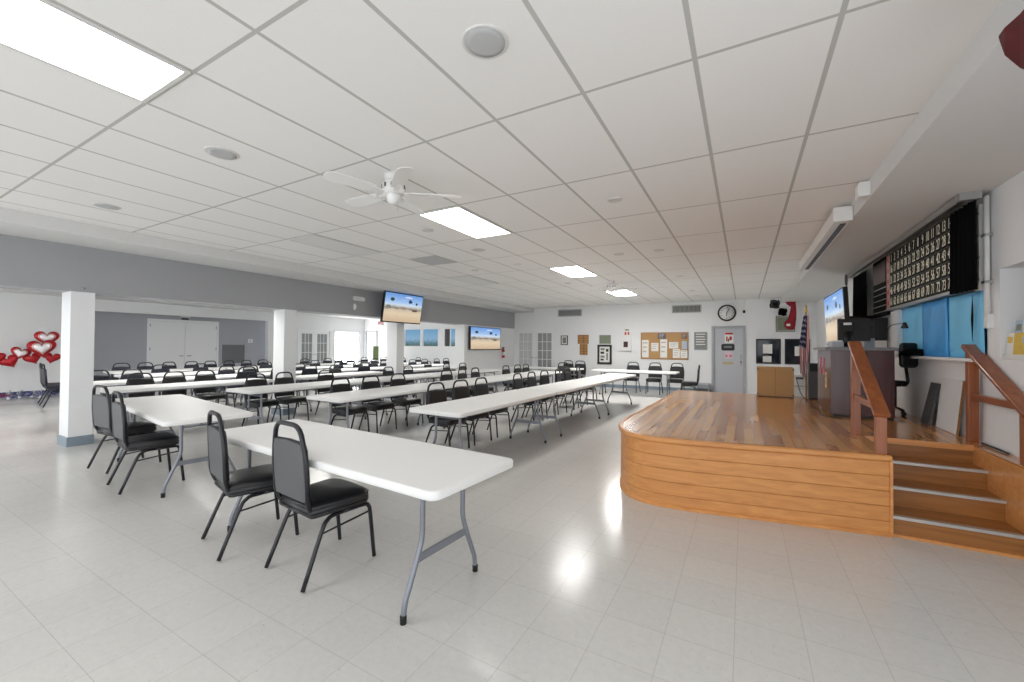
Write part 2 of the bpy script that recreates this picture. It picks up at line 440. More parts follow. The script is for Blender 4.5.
AF, AG, AO = (11.1, 12.6, 0, 2.1), (12.85, 14.3, .35, 2.1), (4.3, 9.75, 0, 2.4)                     # annex: glazed pair, bright window, alcove
wall_x('wall_annex', XA - .2, XA, YB, YE, 0, 2.75, [AF, AG, AO], M['wall'])
wall_x('wall_alcove', XA - .8, XA - .6, 3.5, 10.5, 0, 2.75, [], M['wallannexgrey'])
box('wall_left', M['wall'], (XL - .3, 11.15, 0), (XL, YE, 2.15), kind='structure')
for y0, y1, l in ((1.96, 2.205, 0), (5.0, 5.26, 1), (8.1, 8.37, 2)):
    p = box('pillar', M['wall'], (XL - .38, y0, 0), (XL - .01, y1, 2.15), kind='structure')
    MB().box((XL - .395, y0 - .015, 0), (XL + .005, y1 + .015, .13)).build('baseboard', M['basegrey'], p)
box('baseboard_annex', M['baseblue'], (XA, YB, 0), (XA + .015, 4.3, .12), kind='structure')
box('baseboard_end', M['basegrey'], (-6.25, YE - .012, 0), (-.9, YE, .11), kind='structure')
box('baseboard_left', M['basegrey'], (XL, 11.15, 0), (XL + .012, YE, .11), kind='structure')
box('trim_1', M['trim'], (XL - .1, YE - .02, 0), (XL + .06, YE, 2.75), kind='structure')

# ------------------------------------------------------------------ doors and windows
def glazed_pair(name, plane, along0, along1, top, face, label, cat, lace=False, nx=3, nz=5):
    """pair of white glazed doors; plane 'y' (faces -Y) or 'x' (faces +X); face = coordinate of the wall face"""
    t = thing(name, label, cat)
    def P(a0, d0, z0, a1, d1, z1):          # a along the wall, d out of the wall towards the room
        if plane == 'y': return (a0, face - d1, z0), (a1, face - d0, z1)
        return (face + d0, a0, z0), (face + d1, a1, z1)
    f = MB(); w = .08
    for q in ((along0 - w, 0, 0, along0, .04, top + w), (along1, 0, 0, along1 + w, .04, top + w), (along0, 0, top, along1, .04, top + w)): f.box(*P(*q))
    f.build('door_casing', M['trim'], t)
    mid = (along0 + along1) / 2
    for i, (a, b) in enumerate(((along0, mid - .004), (mid + .004, along1))):
        lf = MB(); st = .12
        for q in ((a, -.05, .01, a + st, -.01, top), (b - st, -.05, .01, b, -.01, top), (a + st, -.05, .01, b - st, -.01, .26), (a + st, -.05, top - .14, b - st, -.01, top)): lf.box(*P(*q))
        leaf = lf.build('door_leaf', M['trim'], t)
        g = MB().box(*P(a + st, -.04, .26, b - st, -.032, top - .14)); g.build('glass', M['glasspale'] if lace and i == 0 else M['glassgrey'], leaf)
        mu = MB()
        for k in range(1, nx):
            x = a + st + (b - a - 2 * st) * k / nx; mu.box(*P(x - .011, -.031, .26, x + .011, -.015, top - .14))
        for k in range(1, nz):
            z = .26 + (top - .4) * k / nz; mu.box(*P(a + st, -.031, z - .011, b - st, -.016, z + .011))
        mu.build('muntin', M['muntin'], leaf)
        hx = mid + (-.05 if i == 0 else .05)
        if plane == 'y': MB().tube([(hx, face + .01, 1.0), (hx, face - .06, 1.0), (hx + (.09 if i else -.09), face - .06, 1.0)], .011).build('handle', M['chrome'], leaf)
        else: MB().tube([(face - .01, hx, 1.0), (face + .06, hx, 1.0), (face + .06, hx + (.09 if i else -.09), 1.0)], .011).build('handle', M['chrome'], leaf)
    return t
glazed_pair('double_door', 'y', FD[0], FD[1], 2.1, YE, 'white double door with glass panes in the corner of the end wall', 'door', True)
glazed_pair('double_door', 'x', AF[0], AF[1], 2.07, XA, 'white double door with dark glass panes in the far annex wall', 'door', False, 3, 4)

# grey single door on the end wall
d = thing('door', 'grey door with posted notices under the wall clock', 'door', (-.43, YE, 0))
f = MB()
for q in (((-.47, -.05, 0), (-.4, .1, 2.13)), ((.4, -.05, 0), (.47, .1, 2.13)), ((-.4, -.05, 2.06), (.4, .1, 2.13))): f.box(*q)
f.build('door_frame', M['doorframe'], d)
lf = box('door_leaf', M['door'], (-.4, .0, .01), (.4, .045, 2.055), d)
def dsheet(nm, m, x0, x1, z0, z1): return box(nm, m, (x0, -.006, z0), (x1, 0, z1), lf)
s = MB(); s.use(M['paper']).box((-.1, -.004, 1.6), (.14, 0, 1.93)); s.use(M['red']).box((-.09, -.006, 1.86), (.13, -.004, 1.92)).box((-.06, -.006, 1.64), (-.02, -.004, 1.8)).box((.03, -.006, 1.68), (.1, -.004, 1.8)); s.use(M['black']).box((-.01, -.0065, 1.63), (.02, -.004, 1.74))
s.build('notice', None, lf)
s = MB(); s.use(M['black']).slab(rrect(.37, .21, .05), [(0, 0), (0, .006)], Matrix.Translation((-.01, 0, 1.46)) @ Matrix.Rotation(PI / 2, 4, 'X')); s.use(M['grey']).box((-.12, -.009, 1.44), (.1, -.006, 1.5)); s.build('black_plaque', None, lf)
s = MB(); s.use(mat('pale_pink_paper', (216, 196, 204), .8)).box((-.1, -.003, 1.1), (.12, 0, 1.33)); s.use(M['pinkmark']).box((-.08, -.005, 1.16), (-.02, -.003, 1.22)).box((.03, -.005, 1.16), (.1, -.003, 1.22)); s.build('pink_notice', None, lf)
dsheet('yellow_plate', mat('dull_yellow', (186, 172, 130), .5), -.16, .14, .92, 1.0)
MB().lathe([(.0, 0), (.028, 0), (.028, .02), (.012, .03), (.03, .05), (.03, .08), (.0, .085)], 14, (.35, 0, 1.0), 'y').build('door_knob', M['chrome'], lf)
box('door_closer_plate', M['metal'], (.32, -.012, .9), (.38, 0, 1.25), lf)
MB().lathe([(.0, 0), (.02, 0), (.02, .02), (.0, .024)], 12, (.35, 0, 1.35), 'y').build('deadbolt', M['metal'], lf)

# annex door, dark windows, annex windows, bright window
d = thing('door', 'narrow white door in the annex corner under the exit sign', 'door', (-16.35, YE, 0))
f = MB()
for q in (((-.41, -.04, 0), (-.35, .08, 2.16)), ((.35, -.04, 0), (.41, .08, 2.16)), ((-.35, -.04, 2.1), (.35, .08, 2.16))): f.box(*q)
f.build('door_frame', M['doorframe'], d); lf = box('door_leaf', M['trim'], (-.35, .01, .01), (.35, .05, 2.095), d)
MB().lathe([(0, 0), (.02, 0), (.028, .04), (.028, .06), (0, .065)], 12, (.28, 0.01, 1.0), 'y').build('door_knob', M['chrome'], lf)

def window_y(n, h, pane, split, frame, label_note=None):
    x0, x1, z0, z1 = h; w = .035
    f = MB()
    for q in (((x0, YE - .03, z0), (x0 + w, YE + .12, z1)), ((x1 - w, YE - .03, z0), (x1, YE + .12, z1)), ((x0 + w, YE - .03, z0), (x1 - w, YE + .12, z0 + w)), ((x0 + w, YE - .03, z1 - w), (x1 - w, YE + .12, z1))): f.box(*q)
    if split: f.box(((x0 + x1) / 2 - .015, YE + .0, z0 + w), ((x0 + x1) / 2 + .015, YE + .1, z1 - w))
    o = f.build('window_%d' % n, frame, kind='structure')
    quad_uv('pane', pane, [(x0 + w, YE + .06, z0 + w), (x1 - w, YE + .06, z0 + w), (x1 - w, YE + .06, z1 - w), (x0 + w, YE + .06, z1 - w)], o)
    return o
for i, h in enumerate(AW): window_y(i + 1, h, M['sky'], i == 2, M['trim'])
for i, h in enumerate(HW):
    o = window_y(i + 4, h, M['glassdark'], False, M['black'])
# the last annex window has a dark blind over its first half
box('blind', M['dgrey'], (-11.69, YE + .02, 1.42), (-11.4, YE + .05, 2.18), bpy.data.objects['window_3'])
f = MB(); w = .05
for q in (((XA - .12, AG[0], AG[2]), (XA + .02, AG[0] + w, AG[3])), ((XA - .12, AG[1] - w, AG[2]), (XA + .02, AG[1], AG[3])), ((XA - .12, AG[0] + w, AG[2]), (XA + .02, AG[1] - w, AG[2] + w)), ((XA - .12, AG[0] + w, AG[3] - w), (XA + .02, AG[1] - w, AG[3]))): f.box(*q)
o = f.build('window_6', M['trim'], kind='structure')
quad_uv('pane', M['daylight'], [(XA - .06, AG[1] - w, AG[2] + w), (XA - .06, AG[0] + w, AG[2] + w), (XA - .06, AG[0] + w, AG[3] - w), (XA - .06, AG[1] - w, AG[3] - w)][::-1], o)

# alcove double door, grille, thermostat, emergency light
AX = XA - .6
d = thing('double_door', 'wide plain white double door in the grey annex alcove', 'door', (AX, 7.12, 0))
f = MB()
for q in (((-.02, -1.08, 0), (.04, -1.02, 2.28)), ((-.02, 1.02, 0), (.04, 1.08, 2.28)), ((-.02, -1.02, 2.2), (.04, 1.02, 2.28))): f.box(*q)
f.build('door_casing', M['trim'], d)
for sgn in (-1, 1):
    lf = MB().box((-.02, min(sgn * .004, sgn * 1.02), .01), (.02, max(sgn * .004, sgn * 1.02), 2.195)).build('door_leaf', M['trim'], d)
    MB().tube([(.02, sgn * .07, 1.0), (.07, sgn * .07, 1.0), (.07, sgn * .18, 1.0)], .012).build('handle', M['chrome'], lf)
    for z in (.3, 1.2, 2.0): box('hinge', M['metal'], (.02, sgn * 1.0 - .012, z), (.03, sgn * 1.0 + .012, z + .1), lf)
v = thing('return_grille', 'grey louvred grille in the annex alcove wall beside the double door', 'vent', (AX, 8.75, 1.05))
f = MB()
for q in (((0, -.4, -.36), (.03, -.36, .36)), ((0, .36, -.36), (.03, .4, .36)), ((0, -.36, -.36), (.03, .36, -.32)), ((0, -.36, .32), (.03, .36, .36))): f.box(*q)
f.build('grille_frame', M['ventslate'], v); box('grille_backing', M['ventslate'], (0, -.36, -.32), (.006, .36, .32), v)
s = MB()
for k in range(12): s.box((.004, -.36, -.31 + k * .053), (.022, .36, -.285 + k * .053))
s.build('louvre', M['ventslate'], v)
t = thing('thermostat', 'white thermostat on the grey alcove wall above the grille', 'thermostat', (AX, 9.36, 1.57))
box('body', M['white'], (0, -.09, -.07), (.035, .09, .07), t, bevel=.008); box('dial', M['grille'], (.035, -.04, -.03), (.04, .04, .03), t)

def emergency_light(loc, rot, label):
    t = thing('emergency_light', label, 'emergency light', loc, rot)     # faces local -Y
    MB().slab(rrect(.3, .1, .04), [(0, 0), (0, .05), (.012, .06)], Matrix.Rotation(PI / 2, 4, 'X')).build('housing', M['white'], t)
    for sx in (-.1, .1): MB().lathe([(.0, .03), (.042, .03), (.05, .09), (.045, .1), (0, .096)], 14, (sx, 0, -.01), 'y').build('lamp_head', M['white'], t)
emergency_light((XL, 6.8, 2.55), PI / 2, 'white twin emergency light on the grey header wall')
emergency_light((AX, 7.1, 2.42), PI / 2, 'white emergency light above the plain double door in the alcove')
t = thing('motion_sensor', 'small white sensor under the emergency light on the grey header', 'sensor', (XL, 6.71, 2.36))
MB().lathe([(.0, 0), (.03, 0), (.035, .03), (.02, .05), (0, .055)], 14, (0, 0, 0), 'x').build('sensor_dome', M['white'], t); box('sensor_plate', M['white'], (0, -.03, -.08), (.012, .03, .06), t)
t = thing('door_chime', 'small black box on the casing over the plain double door', 'chime', (AX + .02, 7.1, 2.29)); box('body', M['black'], (0, -.1, 0), (.05, .1, .06), t, bevel=.008); box('speaker_slot', M['dgrey'], (.05, -.07, .02), (.053, .07, .04), t)
t = thing('exit_sign', 'red exit sign hanging over the narrow annex door', 'sign', (-14.95, 13.9, 2.38))
box('sign_body', M['white'], (-.18, -.025, 0), (.18, .025, .2), t); 
def text_mesh(name, body, size, m, mtx, parent, ext=.002, sx=1):
    c = bpy.data.curves.new('txt', 'FONT'); c.body = body; c.size = size; c.extrude = ext; c.align_x = 'CENTER'; c.align_y = 'CENTER'
    o = bpy.data.objects.new('txt', c); COL.objects.link(o)
    dg = bpy.context.evaluated_depsgraph_get(); me = bpy.data.meshes.new_from_object(o.evaluated_get(dg))
    bpy.data.objects.remove(o); bpy.data.curves.remove(c)
    me.transform(mtx @ Matrix.Diagonal((sx, 1, 1, 1)))
    me.materials.clear(); me.materials.append(m)
    if name is None: return me
    return link(name, me, parent)
YF = Matrix.Rotation(PI / 2, 4, 'X')     # text faces -Y
text_mesh('lettering', 'EXIT', .17, M['exitred'], Matrix.Translation((0, -.028, .1)) @ YF, t)
MB().tube([(0, 0, .2), (0, 0, .36)], .012).build('stem', M['white'], t)

# ------------------------------------------------------------------ ceiling fittings
def gx(k): return -.2248 + .6096 * k
def gy(n): return 1.1027 + 1.2192 * n
def troffer(k, n, lit, label):
    t = thing('ceiling_light', label, 'ceiling light', (gx(k + .5), gy(n + .5), ZC), 0, 'recessed ceiling light panels')
    w, h, r = .6096 - .02, 1.2192 - .02, .022
    f = MB()
    for q in (((-w / 2, -h / 2, -.012), (-w / 2 + r, h / 2, -.001)), ((w / 2 - r, -h / 2, -.012), (w / 2, h / 2, -.001)), ((-w / 2 + r, -h / 2, -.012), (w / 2 - r, -h / 2 + r, -.001)), ((-w / 2 + r, h / 2 - r, -.012), (w / 2 - r, h / 2, -.001))): f.box(*q)
    f.build('light_frame', M['panelframe'], t)
    box('diffuser', ({-1: M['panel'], 2: M['panel'], 5: M['panelmid'], 8: M['panelfar']}[n]) if lit else M['diffoff'], (-w / 2 + r, -h / 2 + r, -.008), (w / 2 - r, h / 2 - r, -.002), t)
troffer(-5, -1, True, 'large lit ceiling panel at the front, before the ceiling fan')
troffer(-5, 2, True, 'lit ceiling panel just behind the white ceiling fan')
troffer(-5, 5, True, 'lit ceiling panel standing alone midway down the hall')
troffer(-5, 8, True, 'lit ceiling panel beside the distant ceiling fan near the end wall')
troffer(-9, 2, False, 'unlit grey ceiling panel level with the white ceiling fan, toward the pillars')
troffer(-9, 5, False, 'unlit grey ceiling panel beyond the square return vent, toward the pillars')

sp = [(-1.121, 1.694, 'round grey ceiling speaker, large, over the front open floor'), (-3.596, 1.69, 'round ceiling speaker between the big lit panel and the ceiling fan'),
      (-6.114, 1.741, 'round ceiling speaker in the front corner by the grey header'), (-3.618, 5.332, 'round ceiling speaker beyond the second lit panel')]
for x, y, l in sp:
    t = thing('ceiling_speaker', l, 'ceiling speaker', (x, y, ZC), 0, 'round speakers in the ceiling')
    MB().lathe([(.0, -.006), (.102, -.006), (.112, -.008), (.118, -.003), (.118, 0), (0, 0)], 32).build('speaker_ring', M['panelframe'], t)
    MB().lathe([(.0, -.011), (.07, -.01), (.1, -.0075), (.1, -.006), (0, -.006)], 32).build('speaker_grille', M['grille'], t)
dl = [(-1.15, 4.165, 'stage-side line, first from the front'), (-1.148, 6.652, 'stage-side line, second from the front'), (-1.176, 9.274, 'stage-side line, third from the front'), (-1.195, 11.767, 'stage-side line, fourth from the front'),
      (-1.183, 12.955, 'stage-side line, fifth from the front'), (-1.766, 6.643, 'one tile in from the stage-side line'), (-3.601, 4.122, 'right behind the white ceiling fan'), (-3.626, 6.601, 'ahead of the midway lit panel'), (-4.655, 6.744, 'beyond the square vent'), (-3.631, 9.124, 'past the midway lit panel')]
for x, y, l in dl:
    t = thing('downlight', 'small round recessed downlight, ' + l, 'downlight', (x, y, ZC), 0, 'small round downlights in the ceiling')
    MB().lathe([(.05, -.001), (.056, -.012), (.074, -.01), (.078, -.003), (.078, 0), (.05, 0)], 24).build('trim_ring', M['panelframe'], t)
    MB().lathe([(0, -.003), (.05, -.003), (.05, -.0005), (0, -.0005)], 24).build('lens', M['diffoff'], t)
t = thing('ceiling_vent', 'square grey return vent in the ceiling past the fan', 'vent', (gx(-7.5), 5.64, ZC))
f = MB()
for q in (((-.3, -.3, -.012), (-.27, .3, 0)), ((.27, -.3, -.012), (.3, .3, 0)), ((-.27, -.3, -.012), (.27, -.27, 0)), ((-.27, .27, -.012), (.27, .3, 0))): f.box(*q)
f.build('vent_frame', M['ventgrey'], t); box('vent_backing', M['ventgrey'], (-.27, -.27, -.003), (.27, .27, 0), t)
s = MB()
for k in range(9):
    s.box((-.27, -.26 + k * .06, -.011), (.27, -.235 + k * .06, -.003))
s.build('louvre', M['grille'], t)

def ceiling_fan(x, y, label, a0):
    t = thing('ceiling_fan', label, 'ceiling fan', (x, y, ZC), 0, 'white ceiling fans')
    MB().lathe([(0, 0), (.085, 0), (.085, -.035), (.07, -.055), (.075, -.06), (0, -.06)], 24).build('canopy', M['fan'], t)
    m = MB().lathe([(0, -.06), (.075, -.065), (.1, -.09), (.1, -.15), (.085, -.18), (0, -.18)], 24).build('motor_housing', M['fan'], t)
    s = MB()
    for k in range(10):
        a = 2 * PI * k / 10; s.box((-.008, .096, -.135), (.008, .103, -.1), Matrix.Rotation(a, 4, 'Z'))
    s.build('cooling_slot', M['black'], m)
    MB().lathe([(0, -.18), (.06, -.18), (.065, -.2), (.05, -.245), (.02, -.26), (0, -.262)], 20).build('switch_housing', M['fan'], t)
    MB().tube([(.045, 0, -.24), (.047, 0, -.33)], .0025, 5).build('pull_chain', M['metal'], t)
    for k in range(5):
        mx = Matrix.Rotation(R(a0 + 72 * k), 4, 'Z')
        b = MB(); o = []
        pr_ = [(.17, -.05), (.3, -.062), (.5, -.068), (.56, -.06), (.585, -.035), (.59, 0), (.585, .035), (.56, .06), (.5, .068), (.3, .062), (.17, .05)]
        b.slab(pr_, [(0, -.2), (0, -.193)], mx @ Matrix.Translation((0, 0, .03)) @ Matrix.Translation((0, 0, -.196)) @ Matrix.Rotation(R(11), 4, 'X') @ Matrix.Translation((0, 0, .196)), False)
        bl = b.build('blade', M['fan'], t)
        MB().box((.08, -.018, -.17), (.2, .018, -.163), mx).box((.17, -.035, -.171), (.21, .035, -.164), mx).build('blade_arm', M['fan'], bl)
ceiling_fan(-2.7, 2.64, 'white five-blade ceiling fan close to the front lit panel', 36)
ceiling_fan(-2.66, 9.35, 'white ceiling fan far down the hall near the end wall', 20)

# vents high on the end wall
for (x0, x1, l) in ((-6.2, -5.25, 'wide wall vent high above the framed pictures on the end wall'), (-2.1, -1.2, 'wide wall vent high above the cork board on the end wall')):
    t = thing('wall_vent', l, 'vent', ((x0 + x1) / 2, YE, 2.71), 0, 'supply vents on the end wall'); w = (x1 - x0) / 2
    f = MB()
    for q in (((-w, -.025, -.13), (-w + .03, 0, .13)), ((w - .03, -.025, -.13), (w, 0, .13)), ((-w + .03, -.025, -.13), (w - .03, 0, -.1)), ((-w + .03, -.025, .1), (w - .03, 0, .13))): f.box(*q)
    f.build('vent_frame', M['ventgrey'], t); box('vent_backing', M['ventdark'], (-w + .03, -.004, -.1), (w - .03, 0, .1), t)
    s = MB(); n = 22
    for k in range(n):
        x = -w + .04 + (2 * w - .08) * k / (n - 1); s.box((x - .006, -.02, -.1), (x + .006, -.004, .1))
    s.build('fin', M['ventgrey'], t)

# ------------------------------------------------------------------ chair and folding table
def leg_pts(sx, front):
    if front: return [(sx * .195, .235, .012), (sx * .19, .205, .3), (sx * .187, .192, .35), (sx * .185, .165, .366), (sx * .185, .02, .368)]
    return [(sx * .215, -.245, .012), (sx * .2, -.13, .3), (sx * .19, -.09, .35), (sx * .187, -.055, .366), (sx * .185, .02, .368)]
def make_chair(label, vin, vback, fr):
    t = thing('banquet_chair', label, 'chair')
    so = [(-.185, -.19), (.185, -.19), (.198, -.17)] + [(.212, .1), (.214, .14), (.205, .175), (.18, .2), (.12, .212), (0, .217), (-.12, .212), (-.18, .2), (-.205, .175), (-.214, .14), (-.212, .1), (-.198, -.17)]
    sr = MB(); rg = []
    for k, z in ((.9, .378), (.975, .384), (1, .392), (.965, .402), (1, .412), (1, .42), (.965, .429), (1, .438), (.985, .45), (.9, .461), (.75, .468), (.5, .472), (.2, .474)):
        rg.append([(x * k, (y - .01) * k + .01, z) for x, y in so])
    st = sr.rings(rg, True, True, True).build('seat', vin, t)
    MB().tube([(x * .985, y * .985, .402) for x, y in so] + [(so[0][0] * .985, so[0][1] * .985, .402)], .005, 6).build('piping', vin, st)
    # back: cushion in a plane leaning back
    B = Matrix.Translation((0, -.2, .43)) @ Matrix.Rotation(R(4), 4, 'X')       # local x across, z up along the back
    bo = [(-.165, .045), (.165, .045), (.178, .07), (.183, .2), (.176, .35), (.152, .392), (0, .4), (-.152, .392), (-.172, .35), (-.183, .2), (-.178, .07)]
    XZ = B @ Matrix.Rotation(PI / 2, 4, 'X')                                      # slab z -> -y
    bk = MB().slab(bo, [(.02, -.026), (.006, -.022), (0, -.012), (0, .004), (.004, .008)], XZ).build('backrest', vin, t)
    MB().slab([(x * .98, .2 + (z - .2) * .98) for x, z in bo], [(0, .008), (.004, .0125)], XZ).build('back_panel', vback, bk)
    fp = [B @ Vector(p) for p in bend([(-.16, .12, -.005), (-.165, .03, -.04), (-.183, -.005, .05), (-.194, 0, .27), (-.138, 0, .49), (.138, 0, .49), (.194, 0, .27), (.183, -.005, .05), (.165, .03, -.04), (.16, .12, -.005)], .075, 5)]
    MB().tube(fp, .0142, 8).build('back_frame', fr, t)
    for sx in (-1, 1):
        for front in (1, 0):
            MB().tube(smooth(leg_pts(sx, front), 3), .0128, 8).build('leg', fr, t)
            p = leg_pts(sx, front)[0]
            l = bpy.data.objects[-1] if False else None
        a, b = Vector((sx * .2, -.137, .285)), Vector((sx * .19, .203, .315)); MB().tube([a, b], .0065, 6).build('stretcher', fr, t)
    MB().tube([(-.185, -.04, .37), (.185, -.04, .37)], .009, 6).tube([(-.185, .12, .37), (.185, .12, .37)], .009, 6).build('seat_frame', fr, t)
    t.scale = (1.035, 1.035, 1.035)
    return t

TL, TW, TH = 2.44, .73, .74
def make_table(label):
    t = thing('folding_table', label, 'table')
    MB().slab(rrect(TL, TW, .055, 6), [(.012, TH - .047), (.002, TH - .045), (0, TH - .04), (0, TH - .012), (.004, TH - .004), (.012, TH)]).build('tabletop', M['table'], t)
    MB().slab(rrect(TL - .12, TW - .12, .03, 3), [(0, TH - .052), (0, TH - .046)]).box((-.95, -.315, TH - .066), (.95, -.295, TH - .046)).box((-.95, .295, TH - .066), (.95, .315, TH - .046)).build('underside_rail', M['tableleg'], t)
    for sx in (-1, 1):
        X0 = sx * (TL / 2 - .265)
        for sy in (-1, 1):
            pts = smooth([(X0, sy * .17, TH - .05), (X0, sy * .17, .5), (X0, sy * .172, .4), (X0, sy * .2, .31), (X0, sy * .255, .18), (X0, sy * .29, .095), (X0, sy * .3, .015)], 4)
            lg = MB().tube(pts, .015, 8).build('leg', M['tableleg'], t)
            MB().lathe([(.0, 0), (.017, 0), (.018, .04), (.015, .044), (0, .048)], 10, (X0, sy * .3, 0)).build('foot_cap', M['rubber'], lg)
        MB().box((X0 - .006, -.208, .27), (X0 + .006, .208, .312)).build('crossbar', M['tableleg'], t)
        MB().tube([(X0, -.17, .63), (X0, .17, .63)], .009, 6).build('upper_crossbar', M['tableleg'], t)
        MB().tube([(X0, 0, .63), (X0 - sx * .17, 0, TH - .075), (X0 - sx * .42, 0, TH - .06)], .008, 6).build('folding_brace', M['tableleg'], t)
    return t

ORD = 'zero first second third fourth fifth sixth seventh eighth ninth tenth eleventh twelfth thirteenth fourteenth fifteenth sixteenth seventeenth eighteenth nineteenth twentieth'.split()
chair0 = make_chair('black vinyl banquet chair beside the front table, closer to its free corner', M['vinyl'], M['vinylback'], M['frame'])
navy0 = make_chair('navy banquet chair', M['navy'], M['navy'], M['navyframe'])
table0 = make_table('long white folding table at the very front, crosswise')
index_kids()
# front tables and the four chairs drawn up to them
table0.location = (-2.465, 1.955, 0); table0.rotation_euler = (0, 0, R(-3.5)); table0['group'] = 'white folding tables'
TG, CG = 'white folding tables', 'black banquet chairs in the hall'
dup(table0, (-5.62, 2.2, 0), R(-8), 'white folding table standing crosswise beside the first pillar, two chairs at it', TG)
chair0.location = (-2.405, 1.77, 0); chair0.rotation_euler = (0, 0, R(-6)); chair0['group'] = CG
dup(chair0, (-3.165, 1.73, 0), R(-13), 'black vinyl banquet chair second along the front table, set askew', CG)
dup(chair0, (-5.31, 1.86, 0), R(-6), 'black banquet chair pulled out from the table beside the pillar', CG)
dup(chair0, (-6.28, 2.0, 0), R(4), 'black banquet chair standing closest to the first pillar', CG)

ROWS = [  # name, table x, near ends y of tables, chairs (x of chair centre, y)
    ('row beside the stage', -2.88, [3.42, 5.88, 8.34], [(-3.57, y) for y in (4.55, 5.11, 5.7, 7.0, 7.6, 8.2, 8.95, 9.55, 10.3)]),
    ('second row from the stage', -4.83, [3.5, 5.96, 8.42], [(-5.4, y) for y in (4.4, 4.98, 5.64, 7.1, 7.7, 8.22, 9.65, 10.3, 10.85)]),
    ('third row from the stage', -6.68, [3.4, 5.86, 8.32], [(-7.33, y) for y in (4.15, 4.68, 5.55, 7.28, 7.98, 9.55, 10.3)]),
]
def place_row(nm, tx, ys, chairs, src, cgroup, cword, drift=0):
    for i, y in enumerate(ys):
        dup(table0, (tx + i * drift, y + TL / 2, 0), PI / 2 - drift * .3, 'white folding table, %s from the front in the %s' % (ORD[i + 1], nm), TG)
    yy = -9
    for i, (x, y) in enumerate(chairs):
        y = max(y, yy + .5); yy = y
        c_ = dup(src, (x + rnd.uniform(-.02, .02), y, 0), R(-90 + rnd.uniform(-7, 7)), '%s banquet chair, %s from the front along the %s' % (cword, ORD[i + 1], nm), cgroup); c_.scale = (.985, .985, .985)
for nm, tx, ys, ch in ROWS: place_row(nm, tx, ys, ch, chair0, CG, 'black', .05 if tx > -3 else 0)
NGp = 'navy banquet chairs in the annex'
place_row('row between the pillars', -8.42, [2.36, 5.36, 8.5], [(-8.86 - .2, y) for y in (3.1, 3.64, 4.11, 5.62, 7.1)] + [(-8.87, 9.2), (-8.87, 10.5)], chair0, CG, 'black')
A5 = [3.01, 3.29, 5.26, 5.7, 7.13, 8.43, 9.11, 9.72, 10.2, 11.58, 12.3, 13.0, 13.6]
A6 = [4.62, 5.5, 7.19, 8.81, 10.0, 11.4, 12.9, 13.9]
A7 = [4.38, 4.72, 5.47, 5.94, 6.5, 6.95, 7.35, 7.8, 8.2, 9.59, 10.56, 11.1, 11.65, 12.35, 13.4, 14.1]
def annex_row(nm, x, ys, ch, flip):
    for i, y in enumerate(ys): dup(table0, (x, y + TL / 2, 0), PI / 2, 'white folding table, %s from the front in the %s' % (ORD[i + 1], nm), TG)
    yy = -9
    for i, y in enumerate(ch):
        y = max(y, yy + .52); yy = y
        a = -90 + rnd.uniform(-9, 9)
        c_ = dup(navy0, (x - .62 + rnd.uniform(-.03, .03), y, 0), R(a), 'navy banquet chair, %s from the front along the %s' % (ORD[i + 1], nm), NGp); c_.scale = (.985, .985, .985)
annex_row('first annex row behind the pillars', -9.98, [2.6, 5.06, 7.52, 9.98], A5, 0)
annex_row('middle annex row', -11.73, [3.6, 6.06, 8.52, 10.98], A6, 0)
annex_row('annex row by the far wall', -13.43, [3.9, 6.36, 8.82, 11.28], A7, 0)
for i, y in enumerate((4.9, 6.35, 8.0)):   # a few chairs on the pillar side of the first annex row, backs to the hall
    dup(navy0, (-9.45, y, 0), R(90 + rnd.uniform(-8, 8)), 'navy banquet chair with its back to the hall behind the pillars, %s of three' % ORD[i + 1], NGp)
navy0.location = (-14.15, 3.2, 0); navy0.rotation_euler = (0, 0, R(-8)); navy0['label'] = 'navy banquet chair seen side on beside the balloons, outermost one'; navy0['group'] = NGp
dup(navy0, (-13.6, 3.12, 0), R(-5), 'navy banquet chair seen side on beside the balloons, half behind the pillar', NGp)
# tables and chairs across the end of the hall
dup(table0, (-2.85, 12.5, 0), 0, 'white folding table crosswise before the cork board on the end wall', TG)
dup(table0, (-5.75, 12.5, 0), 0, 'white folding table crosswise before the framed pictures on the end wall', TG)
for x, y, a, l in ((-3.12, 13.3, 180, 'under the white boxed picture'), (-2.42, 13.25, 182, 'under the first half of the cork board'), (-1.8, 13.3, 178, 'under the second half of the cork board'), (-1.32, 12.5, 92, 'side on at the table end by the grey door'),
                   (-4.88, 13.2, 180, 'under the brown plaques'), (-4.75, 11.85, 0, 'with its back to the hall before the framed pictures table'), (-5.35, 13.25, 175, 'under the small black framed picture')):
    dup(chair0, (x, y, 0), R(a), 'black banquet chair ' + l, CG)

# ------------------------------------------------------------------ stage
SZ = .62
st = thing('stage', 'low wooden stage with rounded corner and plank front', 'stage')
arc = smooth([(-1.18, 4.85), (-1.16, 4.52), (-1.11, 4.3), (-1.02, 4.11), (-.89, 3.98), (-.7, 3.925), (-.42, 3.935)], 5)
front = [tuple(p[:2]) for p in [Vector((*q, 0)) if len(q) == 2 else q for q in arc]] if False else [(p.x, p.y) for p in [Vector(q) for q in arc]]
front = [(p.x, p.y) for p in arc]
left_run = [(-1.09, 8.5), (-1.12, 7.3), (-1.15, 6.0)] + front + [(.985, 4.19)]          # visible clad run
deck_o = [(1.70, 4.24), (1.815, 4.24), (1.815, 8.5)] + left_run + [(.985, 5.0), (1.70, 5.0)]
def offs(run, d):
    P = [Vector(p) for p in run]; out = []
    for i in range(len(P)):
        e = (P[min(i + 1, len(P) - 1)] - P[max(i - 1, 0)]).normalized(); out.append((P[i].x + e.y * d, P[i].y - e.x * d))
    return out
